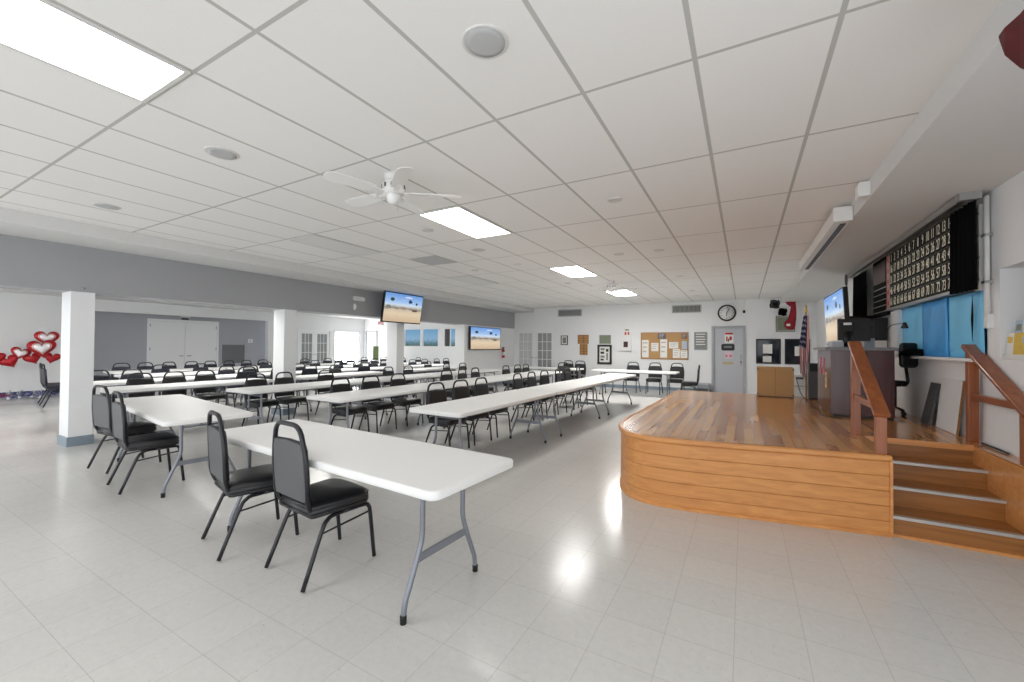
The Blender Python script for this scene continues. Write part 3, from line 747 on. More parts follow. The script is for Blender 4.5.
# deck: flat slab with a rounded overhanging edge on the clad run
b = MB()
o1 = offs(left_run, -.018); o2 = offs(left_run, -.026)
def deck_ring(run, z): return [(x, y, z) for x, y in [(1.70, 4.24), (1.815, 4.24), (1.815, 8.5)] + run + [(.985, 5.0), (1.70, 5.0)]]
def out_(run, d):
    P = offs(run, d); P[0] = (P[0][0], 8.5); P[-1] = (.985, P[-1][1]); return P
b.rings([deck_ring(out_(left_run, .006), SZ - .012), deck_ring(out_(left_run, .006), SZ)], True, True)
b.build('deck', M['deck'], st)
MB().rings([[(x, y, z) for x, y in out_(left_run, d)] for d, z in ((-.026, SZ - .046), (.016, SZ - .044), (.024, SZ - .036), (.026, SZ - .022), (.022, SZ - .008), (.012, SZ + .002), (-.02, SZ + .0025), (-.022, SZ - .003))], False, False, True, closed=False).build('edge_moulding', M['clad'], st)
box('edge_moulding', M['clad'], (.985, 4.985, SZ - .045), (1.70, 5.01, SZ + .002), st)
core = offs(left_run, -.03)
MB().rings([[(x, y, z) for x, y in [(1.712, 4.26), (1.81, 4.26), (1.81, 8.48)] + core[:-1] + [(.95, 4.22), (.95, 5.03), (1.712, 5.03)]] for z in (.005, SZ - .013)]).build('stage_core', M['dark'], st)
# cladding planks along the run, grooves between them
b = MB(); hs = [.03, .115, .23, .345, .46, .573]
inn = offs(left_run, -.028)
for i in range(5):
    z0, z1 = hs[i] + .002, hs[i + 1] - .0005
    prof = [(inn, z0), (out_(left_run, -.002), z0), (out_(left_run, .0), z0 + .004), (out_(left_run, 0), z1 - .003), (out_(left_run, -.004), z1), (inn, z1)]
    b.rings([[(x, y, z) for x, y in r] for r, z in prof], False, False, False, closed=False)
b.build('plank_cladding', M['clad'], st)
MB().rings([[(x, y, z) for x, y in r] for r, z in ((out_(left_run, -.02), .0), (out_(left_run, .012), .0), (out_(left_run, .012), .022), (out_(left_run, -.004), .033))], False, False, closed=False).build('base_moulding', M['clad'], st)
box('corner_board', M['clad'], (.974, 4.178, .0), (.992, 4.20, SZ - .045), st)
# steps let into the stage
ys = [4.22, 4.50, 4.76, 5.0]
for i in range(3):
    z = .155 * (i + 1)
    s = box('tread', M['step'], (.985, ys[i], z - .03), (1.70, ys[i + 1] + .02, z), st)
    box('nosing', M['nosing'], (.985, ys[i] - .014, z - .018), (1.70, ys[i] + .03, z + .004), s)
for i in range(4):
    box('riser', M['step'], (.985, ys[i] + .004, .155 * i), (1.70, ys[i] + .022, .155 * (i + 1) - (.03 if i < 3 else .001)), st)
box('stringer', M['clad'], (1.70, 4.22, 0), (1.815, 5.02, SZ - .012), st)
box('stringer', M['step'], (.968, 4.22, 0), (.985, 5.02, SZ - .012), st)
box('base_moulding', M['clad'], (.985, 4.205, 0), (1.70, 4.224, .02), st)

def railing(x, ya, yb, ztop, slope, label):
    t = thing('stair_railing', label, 'railing', (x, ya, SZ), 0, 'wooden stair railings')
    za = ztop - SZ; zb = za - slope * (ya - yb); p = .033
    for y, z in ((0, za - .03), (yb - ya, zb - .03)):
        b = MB().rings([[(sx * p, y + sy * p, zz - (slope * (-sy) * p * 0)) for sx, sy in ((-1, -1), (1, -1), (1, 1), (-1, 1))] for zz in (0, z)]).build('post', M['rail'], t, bevel=.004)
    mx = Matrix.Translation((0, 0, za)) @ Matrix.Rotation(math.atan(slope), 4, 'X')
    L = (ya - yb) * math.sqrt(1 + slope ** 2)
    MB().box((-.05, -L - .07, -.035), (.05, .06, .0), mx).build('handrail', M['railh'], t, bevel=.008)
    zm = zb + .01; ym = -(za - .045 - zm) / slope
    MB().box((-.018, max(ym, yb - ya), zm - .035), (.018, -p, zm + .02)).build('middle_rail', M['railh'], t, bevel=.004)
railing(.93, 5.05, 4.23, 1.48, .62, 'wooden stair railing on the open side of the steps, before the maroon booth')
railing(1.762, 5.19, 4.36, 1.46, .53, 'wooden stair railing standing along the white wall')

# ------------------------------------------------------------------ booth, monitor and the gear on the stage
t = thing('lectern', 'maroon booth with grey top standing on the stage', 'booth', (0, 0, SZ))
X0, X1, Y0, Y1 = .915, 1.5, 6.25, 7.25
b = MB().box((X0, Y0, .03), (X0 + .03, Y1, .8)); b.build('side_panel', M['maroon'], t)
MB().box((X1 - .03, Y0, .03), (X1, Y1, .8)).build('side_panel', M['maroon'], t)
fpn = MB().box((X0 + .031, Y0, .03), (X1 - .031, Y0 + .03, .8)).build('front_panel', M['maroon'], t)
MB().lathe([(0, 0), (.035, 0), (.04, .01), (0, .012)], 18, (1.22, Y0, .75), 'y').build('cable_grommet', M['black'], fpn)
MB().box((X0 + .031, Y1 - .03, .03), (X1 - .031, Y1, .8)).build('back_panel', M['maroon'], t)
box('counter_top', M['counter'], (X0 - .05, Y0 - .03, .8), (X1 + .03, Y1 + .04, .835), t, bevel=.006)
box('plinth', M['black'], (X0 + .03, Y0 + .03, 0), (X1 - .03, Y1 - .03, .03), t)
op = thing('outlet_plate', 'beige outlet plate on the side of the maroon booth', 'outlet', (X0, 6.55, SZ + .42))
box('plate', mat('beige_plastic', (196, 176, 140), .5), (-.008, -.05, -.1), (0, .05, .1), op, bevel=.003)
for z in (-.05, .03): box('socket', mat('beige_dark', (120, 100, 80), .5), (-.011, -.02, z), (-.008, .02, z + .035), op)
for i, y in enumerate((7.0, 6.72)):
    q = thing('paper_bow', 'pink paper ornament on the booth side, %s' % ('toward the flag' if i == 0 else 'toward the steps'), 'decoration', (X0, y, SZ + .58))
    MB().slab([(-.05, -.1), (.05, -.1), (.03, -.02), (.045, .09), (0, .12), (-.045, .09), (-.03, -.02)], [(0, 0), (0, .004)], Matrix.Rotation(-PI / 2, 4, 'Z') @ Matrix.Rotation(PI / 2, 4, 'X')).build('cut_paper', M['pinkmark'], q)
    MB().lathe([(0, 0), (.02, 0), (.02, .01), (0, .012)], 10, (-.004, 0, 0), 'x').build('knot', M['red'], q)
# monitor, seen from behind
t = thing('monitor', 'black computer monitor seen from behind on the booth top', 'monitor', (1.2, 6.62, SZ + .835), R(-6))
mx = Matrix.Translation((0, 0, .215)) @ Matrix.Rotation(R(-12), 4, 'X')
sh = MB().box((-.16, -.02, -.14), (.16, .02, .15), mx).build('screen_shell', M['black'], t, bevel=.008)
MB().box((-.15, -.04, -.11), (.0, -.018, .1), mx).build('rear_bulge', M['black'], sh, bevel=.01)
MB().box((-.1, -.044, .06), (-.02, -.0395, .09), mx).build('maker_label', M['paper'], sh)
MB().box((-.15, .0195, -.13), (.15, .0215, .14), mx).build('screen_glass', M['glassdark'], sh)
MB().tube([(-.05, -.045, .2), (-.08, -.07, .1), (-.1, -.06, .012)], .04, 10, flat=.5).build('stand_neck', M['black'], t)
MB().slab(rrect(.24, .2, .05, 5, -.08, -.04), [(0, 0), (.01, .014)]).build('stand_base', M['black'], t)
t = thing('paper_stack', 'small grey box of papers on the booth top before the monitor', 'box', (1.0, 6.5, SZ + .835), R(10))
box('box', M['grille'], (-.06, -.08, 0), (.06, .08, .07), t, bevel=.004); box('paper', M['paper'], (-.05, -.07, .07), (.05, .07, .085), t)
t = thing('microphone_stand', 'thin upright black microphone stand rising behind the booth', 'microphone stand', (1.3, 7.62, SZ))
MB().lathe([(0, 0), (.12, 0), (.11, .02), (.02, .03), (0, .03)], 20).build('base', M['black'], t); MB().tube([(0, 0, .03), (0, 0, 1.75)], .008, 6).build('pole', M['black'], t)
MB().lathe([(0, 1.75), (.015, 1.75), (.02, 1.86), (.012, 1.9), (0, 1.9)], 12).build('microphone', M['dgrey'], t)
# television on the stage wall
def television(name_label, centre, w, h, rot, tilt, wall_dir=None):
    """faces local -Y before rotation"""
    t = thing('television', name_label, 'television', centre, rot)
    mx = Matrix.Rotation(tilt, 4, 'X'); d = .06
    c = MB().box((-w / 2, 0, -h / 2), (w / 2, d, h / 2), mx).build('casing', M['black'], t, bevel=.006)
    q = [mx @ Vector(p) for p in ((-w / 2 + .02, -.002, -h / 2 + .03), (w / 2 - .02, -.002, -h / 2 + .03), (w / 2 - .02, -.002, h / 2 - .02), (-w / 2 + .02, -.002, h / 2 - .02))]
    quad_uv('screen', M['screen'], q, t)
    return t, mx
t, mx = television('television showing a beach, tilted down on the header over the third pillar', (-7.72, 7.95, 2.395), 1.38, .77, PI / 2, R(9))
MB().box((-.2, .06, -.2), (.2, .1, .2), mx).box((-.05, .09, -.06), (.05, .34, .06)).box((-.16, .33, -.18), (.16, .365, .18)).build('wall_bracket', M['black'], t)
t, mx = television('wide television showing a beach, flat on the white wall beside the glazed corner door', (-7.99, 12.32, 1.7), 1.95, .8, PI / 2, 0)
MB().box((-.4, .06, -.25), (.4, .1, .25)).build('wall_plate', M['black'], t)
t, mx = television('television showing a beach above the booth on the stage wall', (1.3, 8.57, 1.93), 1.66, .86, -PI / 2, R(3))
MB().box((-.15, .05, -.15), (.15, .09, .15), mx).tube([(.2, .08, 0), (.2, .5, 0)], .03, 8).build('wall_bracket', M['black'], t)

# bingo board
XB = 1.74
t = thing('bingo_board', 'black electric number board with rows of white numerals above the blue hatch', 'number board', (XB, 6.3, 2.36))
MT = lambda y, z, dx=-.004: Matrix.Translation((dx, y - 6.3, z - 2.36)) @ Matrix(((0, 0, -1, 0), (-1, 0, 0, 0), (0, 1, 0, 0), (0, 0, 0, 1)))
BY0, BY1, BZ0, BZ1 = 5.33, 7.43, 2.0, 2.735
box('board_panel', M['board'], (0, BY0 - 6.3, BZ0 - 2.36), (.075, BY1 - 6.3, BZ1 - 2.36), t)
py, pz = (BY1 - BY0) / 15, (BZ1 - BZ0) / 5
for n in range(75):
    r, c = divmod(n, 15)
    text_mesh('numeral', str(n + 1), .15, M['digit'], MT(BY1 - (c + .5) * py, BZ1 - (r + .5) * pz), t, .001, .6)
b = MB()
for c in range(16): y = BY1 - c * py - 6.3; b.box((-.0025, y - .004, BZ0 - 2.36), (.0, y + .004, BZ1 - 2.36))
for r in range(6): z = BZ0 + r * pz - 2.36; b.box((-.0025, BY0 - 6.3, z - .006), (0, BY1 - 6.3, z + .006))
b.build('cell_divider', M['boardgrid'], t)
box('pink_strip', M['pink'], (-.004, 7.435 - 6.3, BZ0 - 2.36 - .02), (.075, 7.575 - 6.3, BZ1 - 2.36), t)
for k in range(5): box('row_letter', M['red'], (-.006, 7.48 - 6.3, BZ1 - 2.36 - (k + .7) * pz), (-.004, 7.53 - 6.3, BZ1 - 2.36 - (k + .3) * pz), t)
sd = box('side_panel', M['board'], (0, 7.58 - 6.3, 1.93 - 2.36), (.075, 8.28 - 6.3, 2.75 - 2.36), t)
b = MB().use(M['redglow']).box((-.004, 7.63 - 6.3, 2.4 - 2.36), (0, 8.23 - 6.3, 2.7 - 2.36)).use(M['metal'])
for k in range(5): b.box((-.004, 7.62 - 6.3, 1.97 + k * .085 - 2.36), (0, 8.24 - 6.3, 1.985 + k * .085 - 2.36))
b.build('game_display', None, sd)
box('bottom_frame', M['metal'], (-.012, BY0 - 6.3, BZ0 - 2.36 - .03), (.075, 7.58 - 6.3, BZ0 - 2.36), t)
box('top_frame', M['metal'], (-.012, BY0 - 6.3, BZ1 - 2.36), (.075, 7.58 - 6.3, BZ1 - 2.36 + .025), t)
def folded(x, y0, y1, z0, z1, n, amp):
    b = MB(); N = n * 6; rows = []
    for z, k in ((z0, 1.15), ((z0 + z1) / 2, 1), (z1, .7)):
        fr = [(x + math.sin(i / N * n * 2 * PI) * amp * k, y0 + (y1 - y0) * i / N, z) for i in range(N + 1)]
        rows.append(fr + [(p[0] + .006, p[1], p[2]) for p in reversed(fr)])
    return b.rings(rows, True, True, True)
t = tag(folded(1.69, 4.93, 5.36, 1.95, 2.70, 5, .02).build('curtain', M['blackcloth']), 'black pleated curtain drawn over the last columns of the number board', 'curtain', 'black curtains of the number board')
tag(folded(1.7, 8.55, 9.35, 1.9, 2.70, 7, .02).build('curtain', M['blackcloth']), 'black pleated curtain behind the booth at the far end of the number board', 'curtain', 'black curtains of the number board')
t = thing('curtain_track', 'long metal curtain track under the soffit above the number board', 'curtain rail', (1.645, 7.2, 2.75))
box('track', M['dgrey'], (-.03, -2.2, -.03), (.03, 2.25, .02), t); box('end_bracket', M['metal'], (-.035, -2.26, -.035), (.1, -2.2, .035), t); box('end_bracket', M['metal'], (-.035, 2.25, -.035), (.1, 2.31, .035), t)
box('valance_strip', M['metal'], (-.042, -2.2, -.045), (-.032, 2.25, .01), t)
# blue tarpaulin in the hatch
t = thing('tarpaulin', 'bright blue tarpaulin sheets covering the hatch under the number board', 'tarpaulin', (1.79, 6.0, 1.36))
def sheet(y0, y1, z0, z1, x, amp, seed, m):
    b = MB(); N, K = 14, 8; r = random.Random(seed); rings = []
    for k in range(K + 1):
        z = z0 + (z1 - z0) * k / K
        fr = [(x + amp * math.sin(i * .9 + k * .25 + seed), y0 + (y1 - y0) * i / N, z - (.012 * math.sin(i / N * PI) if k == K else 0)) for i in range(N + 1)]
        rings.append(fr + [(p[0] + .004, p[1], p[2]) for p in reversed(fr)])
    return b.rings(rings, True, True, True).build('sheet', m, t)
sheet(.42, 1.2, .0, .605, .012, .006, 1, M['blue']); sheet(-.22, .45, .0, .605, .0, .006, 2, M['bluefold']); sheet(-.915, -.2, .0, .605, .012, .005, 3, M['blue'])
MB().slab([(-.022, 0), (0, -.2), (.02, .02), (.004, .22)], [(0, 0), (0, .003)], Matrix.Translation((-.004, -.755, .35)) @ Matrix.Rotation(-PI / 2, 4, 'Z') @ Matrix.Rotation(PI / 2, 4, 'X')).build('slit', M['blackcloth'], t)
box('trim_2', M['trim'], (1.72, 5.06, 1.33), (1.82, 7.25, 1.36), kind='structure', bevel=.004)
box('trim_3', M['trim'], (1.76, 7.2, 1.36), (1.82, 7.5, 1.95), kind='structure')
t = tag(MB().slab(rrect(.3, .16, .06), [(.03, 0), (0, .02), (.01, .05), (.05, .075), (.06, .08)], Matrix.Translation((1.66, 6.5, 1.36))).build('pouch', M['blackcloth']), 'dark soft pouch lying on the ledge under the blue tarpaulin', 'pouch')
t.location = (.1, 0, 0)
t = thing('gooseneck_lamp', 'black gooseneck lamp arching before the blue tarpaulin', 'lamp', (1.68, 7.28, 1.36))
MB().lathe([(0, 0), (.035, 0), (.035, .02), (.01, .03), (0, .03)], 14).build('base', M['black'], t)
MB().tube(smooth([(0, 0, .03), (-.005, 0, .2), (-.02, -.1, .35), (-.02, -.35, .39), (-.02, -.72, .385)], 6), .006, 6).build('gooseneck', M['dgrey'], t)
MB().lathe([(0, .03), (.015, .03), (.02, .01), (.036, -.035), (.032, -.04), (0, -.035)], 16, (-.02, -.74, .365)).build('lamp_shade', M['black'], t)
t = thing('mixer_rack', 'black equipment rack fixed to the wall behind the booth', 'equipment rack', (1.72, 8.12, 1.36))
box('rack_case', M['black'], (-.06, -.28, 0), (.09, .28, .53), t, bevel=.006)
for k in range(5): box('rack_unit', M['dgrey'], (-.066, -.25, .03 + k * .095), (-.06, .25, .105 + k * .095), t)
b = box('control_box', M['white'], (-.075, -.32, .03), (.09, -.285, .2), t)
t = thing('desk_phone', 'grey and white device standing on the booth top beside the television', 'device', (1.42, 7.05, SZ + .835))
box('body', M['grille'], (-.05, -.09, 0), (.06, .09, .12), t, bevel=.01); MB().tube([(0, .05, .12), (0, .05, .26)], .012, 8).build('handset', M['white'], t)
# office chair by the booth
t = thing('office_chair', 'black office chair behind the booth against the white wall', 'chair', (1.675, 6.72, SZ), R(25))
MB().slab(rrect(.2, .3, .05), [(.02, -.025), (0, -.012), (0, .012), (.02, .025)], Matrix.Translation((0, -.1, .745)) @ Matrix.Rotation(PI / 2, 4, 'X')).build('backrest', M['black'], t)
MB().slab(rrect(.2, .22, .06), [(.02, .36), (0, .38), (0, .41), (.03, .43)], Matrix.Translation((0, .1, 0))).build('seat', M['black'], t)
MB().tube(bend([(0, -.06, .6), (0, -.1, .4), (0, .05, .37)], .06), .016, 8).build('back_bracket', M['black'], t)
MB().tube([(0, .1, .08), (0, .1, .37)], .02, 8).build('gas_lift', M['black'], t)
for k in range(5):
    a = 2 * PI * k / 5; e = (.1 * math.cos(a), .1 + .1 * math.sin(a), .06)
    l = MB().tube([(0, .1, .1), e], .014, 6).build('base_leg', M['black'], t)
    MB().lathe([(0, -.012), (.024, -.012), (.024, .012), (0, .012)], 10, (e[0], e[1], .025), 'x').build('caster', M['black'], l)
# boards leaning on the wall
def leaning(name, m, y0, y1, h, lean, th, label, edge=None):
    t = thing(name, label, 'board', (XR - lean - th, (y0 + y1) / 2, SZ + .005)); w = (y1 - y0) / 2
    mx = Matrix.Rotation(math.atan2(lean, h), 4, 'Y')
    MB().box((0, -w, 0), (th, w, h), mx).build('board', m, t)
    if edge: MB().box((-.001, -w - .012, 0), (th + .001, -w, h), mx).build('raw_edge', edge, t)
leaning('black_panel', M['dgrey'], 6.02, 6.24, .46, .09, .02, 'dark grey narrow panel leaning on the white wall behind the office chair')
leaning('white_panel', M['trim'], 5.5, 5.98, .52, .05, .012, 'white thin board with brown edge leaning on the wall behind the far railing', M['brown'])
t = thing('conduit', 'thin white conduit running down the stage wall to an outlet box', 'conduit', (1.79, 5.0, 0))
MB().tube([(0, 0, 1.72), (0, 0, 2.74)], .02, 8).build('pipe', M['white'], t); box('outlet_box', M['white'], (-.01, -.035, 1.62), (.03, .035, 1.74), t, bevel=.005)
for z in (2.0, 2.4): box('pipe_clip', M['metal'], (-.024, -.03, z), (.03, .03, z + .02), t)
t = thing('track_upright', 'white slotted upright beside the black curtain on the stage wall', 'upright', (1.76, 5.1, 1.95))
box('upright', M['white'], (0, -.055, 0), (.03, .02, .74), t); box('slot', M['black'], (-.002, -.02, .02), (.0, -.005, .72), t)
for k in range(4): box('slot_tie', M['metal'], (-.004, -.058, .08 + k * .19), (.004, -.03, .1 + k * .19), t)
# recess with brochure rack and grey window
o = wall_x('window_7', XR + .12, XR + .17, 2.35, 4.8, 1.4, 2.06, [(2.4, 4.74, 1.45, 2.0)], M['doorframe'])
box('pane', M['glassgrey'], (XR + .14, 2.4, 1.45), (XR + .15, 4.74, 2.0), o)
t = thing('brochure_rack', 'white brochure rack in the wall recess holding leaflets', 'rack', (XR + .06, 4.6, 1.362))
box('rack_back', M['white'], (.045, -.26, 0), (.052, .26, .3), t); box('rack_foot', M['white'], (-.055, -.26, 0), (.045, .26, .008), t)
for k in range(2): box('rack_lip', M['white'], (-.055 + k * .045, -.26, .008), (-.052 + k * .045, .26, .04), t)
lm = [M['paper'], M['yellow'], M['yellow'], mat('blue_leaflet', (178, 200, 220), .6), M['green'], M['paper']]
ln = ['white', 'yellow', 'yellow', 'pale blue', 'green', 'white']
k = 0
for row in range(2):
    for i in range(5):
        c = [(0, 1, 2, 1, 4), (3, 0, 3, 5, 3)][row][i]
        q = thing('leaflet', '%s leaflet in the %s row of the brochure rack, %s from the pipe' % (ln[c], ('front', 'back')[row], ORD[i + 1]), 'leaflet', (XR + .02 + row * .04, 4.81 - i * .1, 1.372), 0, 'leaflets in the brochure rack')
        mx = Matrix.Rotation(R(4), 4, 'Y')
        MB().box((0, -.048, 0), (.004, .048, .2 + .1 * row), mx).build('sheet', lm[c], q); MB().box((-.0008, -.035, .12 + .1 * row), (-.0002, .035, .17 + .1 * row), mx).build('print_block', lm[(c + 1) % 6], q)

# white screen housing along the soffit edge
t = thing('screen_housing', 'long white projection screen housing with a dark slot hung from the soffit edge', 'projection screen', (.88, 6.9, 2.80))
box('housing', M['white'], (-.07, -1.55, -.05), (.08, 1.5, .09), t, bevel=.01); box('slot', M['black'], (.0, -1.45, -.056), (.05, 1.42, -.05), t)
for y in (-1.55, 1.5): box('end_cap', M['white'], (-.075, y - .03, -.055), (.085, y + .03, .095), t, bevel=.006)
t = thing('junction_box', 'small white box on the soffit edge ahead of the projection screen', 'junction box', (.93, 4.75, 2.84)); box('box', M['white'], (-.04, -.07, -.05), (.04, .07, .08), t, bevel=.006); box('cover', M['trim'], (-.045, -.06, -.04), (-.04, .06, .07), t)

# red cloth hung at the soffit near the camera
b = MB(); rg = []
for y, za, zb in ((2.53, 2.765, 2.775), (2.48, 2.66, 2.777), (2.41, 2.56, 2.778), (2.3, 2.47, 2.778), (2.15, 2.4, 2.778), (2.0, 2.36, 2.778)):
    x = .955 + .012 * math.sin(y * 22); rg.append([(x, y, za), (x + .012, y, za), (x + .012, y, zb), (x, y, zb)])
tag(b.rings(rg, True, True, True).build('hanging_flag', mat('dark_red_cloth', (104, 14, 22), .75)), 'dark red cloth hanging from the soffit over the steps', 'flag')

# ------------------------------------------------------------------ flags, cabinet, speaker at the back of the stage
t = thing('flagpole', 'striped flag with stars drooping on a gold-topped pole behind the stage', 'flag', (1.0, 9.3, 0))
MB().lathe([(0, 0), (.16, 0), (.15, .03), (.05, .06), (.03, .1), (0, .1)], 24).build('base', M['gold'], t)
MB().tube([(0, 0, .08), (.0, 0, 2.1)], .013, 8).build('pole', M['brown'], t)
MB().lathe([(0, 2.1), (.02, 2.1), (.03, 2.13), (.015, 2.16), (.022, 2.19), (.004, 2.26), (0, 2.26)], 14).build('finial', M['gold'], t)
bm = bmesh.new(); uv = bm.loops.layers.uv.new('UVMap'); NU, NV = 16, 14; vs = []
for j in range(NV + 1):
    v = j / NV; row = []
    w = .05 + .1 * math.sin(PI * min(1, (1 - v) * .75 + .12)) ** 1.2
    for i in range(NU + 1):
        u = i / NU; a = u * 2 * PI * 2.2
        row.append(bm.verts.new((.0 + (u - .5) * w * .95 - .05 * (1 - v), -.035 + .03 * math.sin(a) * (1.1 - .6 * v), .98 + 1.07 * v - .12 * u * (1 - v))))
    vs.append(row)
for j in range(NV):
    for i in range(NU):
        f = bm.faces.new([vs[j][i], vs[j][i + 1], vs[j + 1][i + 1], vs[j + 1][i]]); f.smooth = True
        for l, (a, b_) in zip(f.loops, ((i, j), (i + 1, j), (i + 1, j + 1), (i, j + 1))): l[uv].uv = (a / NU, b_ / NV)
me = bpy.data.meshes.new('cloth'); bm.to_mesh(me); bm.free(); me.materials.append(M['flag']); c = link('cloth', me, t)
md = c.modifiers.new('thick', 'SOLIDIFY'); md.thickness = .004
t = thing('cabinet', 'tan boxy cabinet with dark corner caps at the back of the stage', 'cabinet', (.455, 8.3, SZ))
box('body', M['tan'], (-.26, -.14, .015), (.26, .14, .5), t, bevel=.006)
MB().box((-.003, -.143, .03), (.003, -.139, .49)).build('seam', M['brown'], t)
for sx in (-1, 1):
    for z in (.03, .45): box('corner_cap', M['dgrey'], (sx * .25 - .012, -.145, z), (sx * .25 + .012, -.138, z + .025), t)
for sx in (-.24, .24): box('foot', M['black'], (sx - .02, -.12, 0), (sx + .02, .12, .015), t)
t = thing('speaker_cabinet', 'tall narrow black speaker standing beside the booth', 'speaker', (.98, 8.2, SZ)); box('body', M['black'], (-.07, -.1, 0), (.07, .1, .58), t, bevel=.006)
box('front_grille', M['dgrey'], (-.06, -.106, .03), (.06, -.1, .45), t); box('port', M['rubber'], (-.04, -.104, .48), (.04, -.1, .54), t)
t = thing('printer', 'white printer on a white stand between the tan cabinet and the flag', 'printer', (.98, 9.9, 0))
box('stand', M['white'], (-.25, -.2, 0), (.25, .2, .62), t, bevel=.004); box('printer_body', M['white'], (-.22, -.18, .62), (.22, .18, .92), t, bevel=.02); box('paper_tray', M['grille'], (-.15, -.26, .7), (.15, -.18, .72), t); box('control_panel', M['dgrey'], (-.1, -.19, .84), (.02, -.18, .88), t)
def cable(label, pts, r=.006):
    tag(MB().tube(smooth(pts, 6), r, 6).build('cable', M['rubber']), label, 'cable')
cable('black cable looping on the stage beside the tan cabinet', [(.78, 8.5, SZ + .3), (.82, 8.42, SZ + .1), (.86, 8.3, SZ + .008), (.88, 8.02, SZ + .008), (.84, 7.8, SZ + .008)])
cable('black cable lying along the foot of the maroon booth', [(.86, 7.45, SZ + .009), (.82, 7.1, SZ + .008), (.87, 6.8, SZ + .008), (.83, 6.5, SZ + .008), (.87, 6.2, SZ + .008), (1.0, 6.1, SZ + .008)])
cable('dark cable stub along the wall by the far railing', [(1.79, 5.1, SZ + .01), (1.79, 4.9, SZ + .012), (1.795, 4.7, SZ + .01)], .008)

t = thing('wall_flag', 'red flag hanging from a short slanted pole on the end wall', 'flag', (1.2, YE, 2.58))
MB().tube([(.05, 0, .1), (.03, -.44, .54)], .012, 6).build('pole', M['brown'], t)
pr_ = [(.03, .03, .52), (-.1, .06, .38), (-.18, .07, .22), (-.12, .08, .12), (-.03, .09, .04), (-.06, .095, -.12), (-.1, .09, -.28), (-.19, .07, -.4), (-.19, .06, -.52), (-.1, .03, -.6)]
MB().rings([[(a + (b - a) * q + (s * .012), -.42 + .035 * math.sin(q * 8 + z * 5) + .012 * s, z) for s in (0, 1) for q in ([i / 5 for i in range(6)] if s == 0 else [1 - i / 5 for i in range(6)])] for a, b, z in reversed(pr_)], True, True, True).build('cloth', M['redcloth'], t)
MB().box((-.14, -.47, -.5), (-.05, -.462, -.44)).build('white_emblem', M['paper'], t)
def scroll(x, z, label, s):
    t = thing('wall_ornament', label, 'ornament', (x, YE - .012, z), 0, 'black scroll ornaments on the end wall')
    b = MB()
    for k in range(4):
        a = PI / 2 * k + .5; b.tube([(s * (.02 + .09 * q) * math.cos(a + q * 3.6), 0, s * (.02 + .09 * q) * math.sin(a + q * 3.6)) for q in [i / 10 for i in range(11)]], .02, 6)
    b.build('scrollwork', M['blackcloth'], t); MB().lathe([(0, -.012), (.035, -.012), (.03, .02), (0, .025)], 12, (0, 0, 0), 'y').build('boss', M['blackcloth'], t)
scroll(.80, 2.76, 'black scroll ornament high on the end wall, beside the red flag', 1.3); scroll(1.0, 2.52, 'black scroll ornament tucked behind the red flag on the end wall', 1.1)
t = thing('wall_camera', 'small dark camera on a cord beside the wall clock', 'camera', (.0, YE - .03, 2.58)); MB().lathe([(0, -.06), (.03, -.06), (.035, 0), (.02, .03), (0, .03)], 14).build('body', M['black'], t); MB().tube([(0, 0, .03), (.0, .02, .34)], .006, 6).build('cord', M['white'], t)

# ------------------------------------------------------------------ things on the end wall
t = thing('wall_clock', 'round black-rimmed wall clock above the grey door', 'clock', (-.47, YE, 2.54))
MB().lathe([(0, 0), (.24, 0), (.262, .02), (.255, .05), (.222, .055), (.212, .035), (0, .035)], 40, (0, 0, 0), 'y').build('rim', M['black'], t)
fc = MB().lathe([(0, .034), (.213, .034), (.213, .037), (0, .037)], 40, (0, 0, 0), 'y').build('dial', M['clockface'], t)
bmj = bmesh.new()
for n in range(1, 13):
    a = PI / 2 - n * PI / 6; me = text_mesh(None, str(n), .062, M['black'], Matrix.Translation((.168 * math.cos(a), -.0385, .168 * math.sin(a))) @ YF, None, .0005); bmj.from_mesh(me); bpy.data.meshes.remove(me)
me = bpy.data.meshes.new('n'); bmj.to_mesh(me); bmj.free(); me.materials.append(M['black']); link('numerals', me, fc)
for nm, a, l, w in (('hour_hand', 5, .1, .009), ('minute_hand', 27, .15, .006)):
    MB().box((-w, -.043, -.03), (w, -.040, l), Matrix.Rotation(R(a if nm == 'minute_hand' else 190), 4, 'Y')).build(nm, M['black'], t)

def framed(name, label, cat, x0, x1, z0, z1, fm, fw, art, mount=None, depth=.03):
    t = thing(name, label, cat, ((x0 + x1) / 2, YE, (z0 + z1) / 2)); w, h = (x1 - x0) / 2, (z1 - z0) / 2
    if fm:
        f = MB()
        for q in (((-w, -depth, -h), (-w + fw, 0, h)), ((w - fw, -depth, -h), (w, 0, h)), ((-w + fw, -depth, -h), (w - fw, 0, -h + fw)), ((-w + fw, -depth, h - fw), (w - fw, 0, h))): f.box(*q)
        f.build('frame', fm, t)
    w -= fw; h -= fw
    if mount: box('mount', mount, (-w, -.012, -h), (w, 0, h), t); w -= fw * 1.2; h -= fw * 1.2; box('print', art, (-w, -.014, -h), (w, -.012, h), t)
    else: box('print', art, (-w, -.012, -h), (w, 0, h), t)
    return t, w, h
framed('framed_picture', 'small black-framed picture beside the glazed corner door', 'picture', -6.08, -5.8, 1.5, 1.86, M['black'], .03, M['grey'], M['paper'])
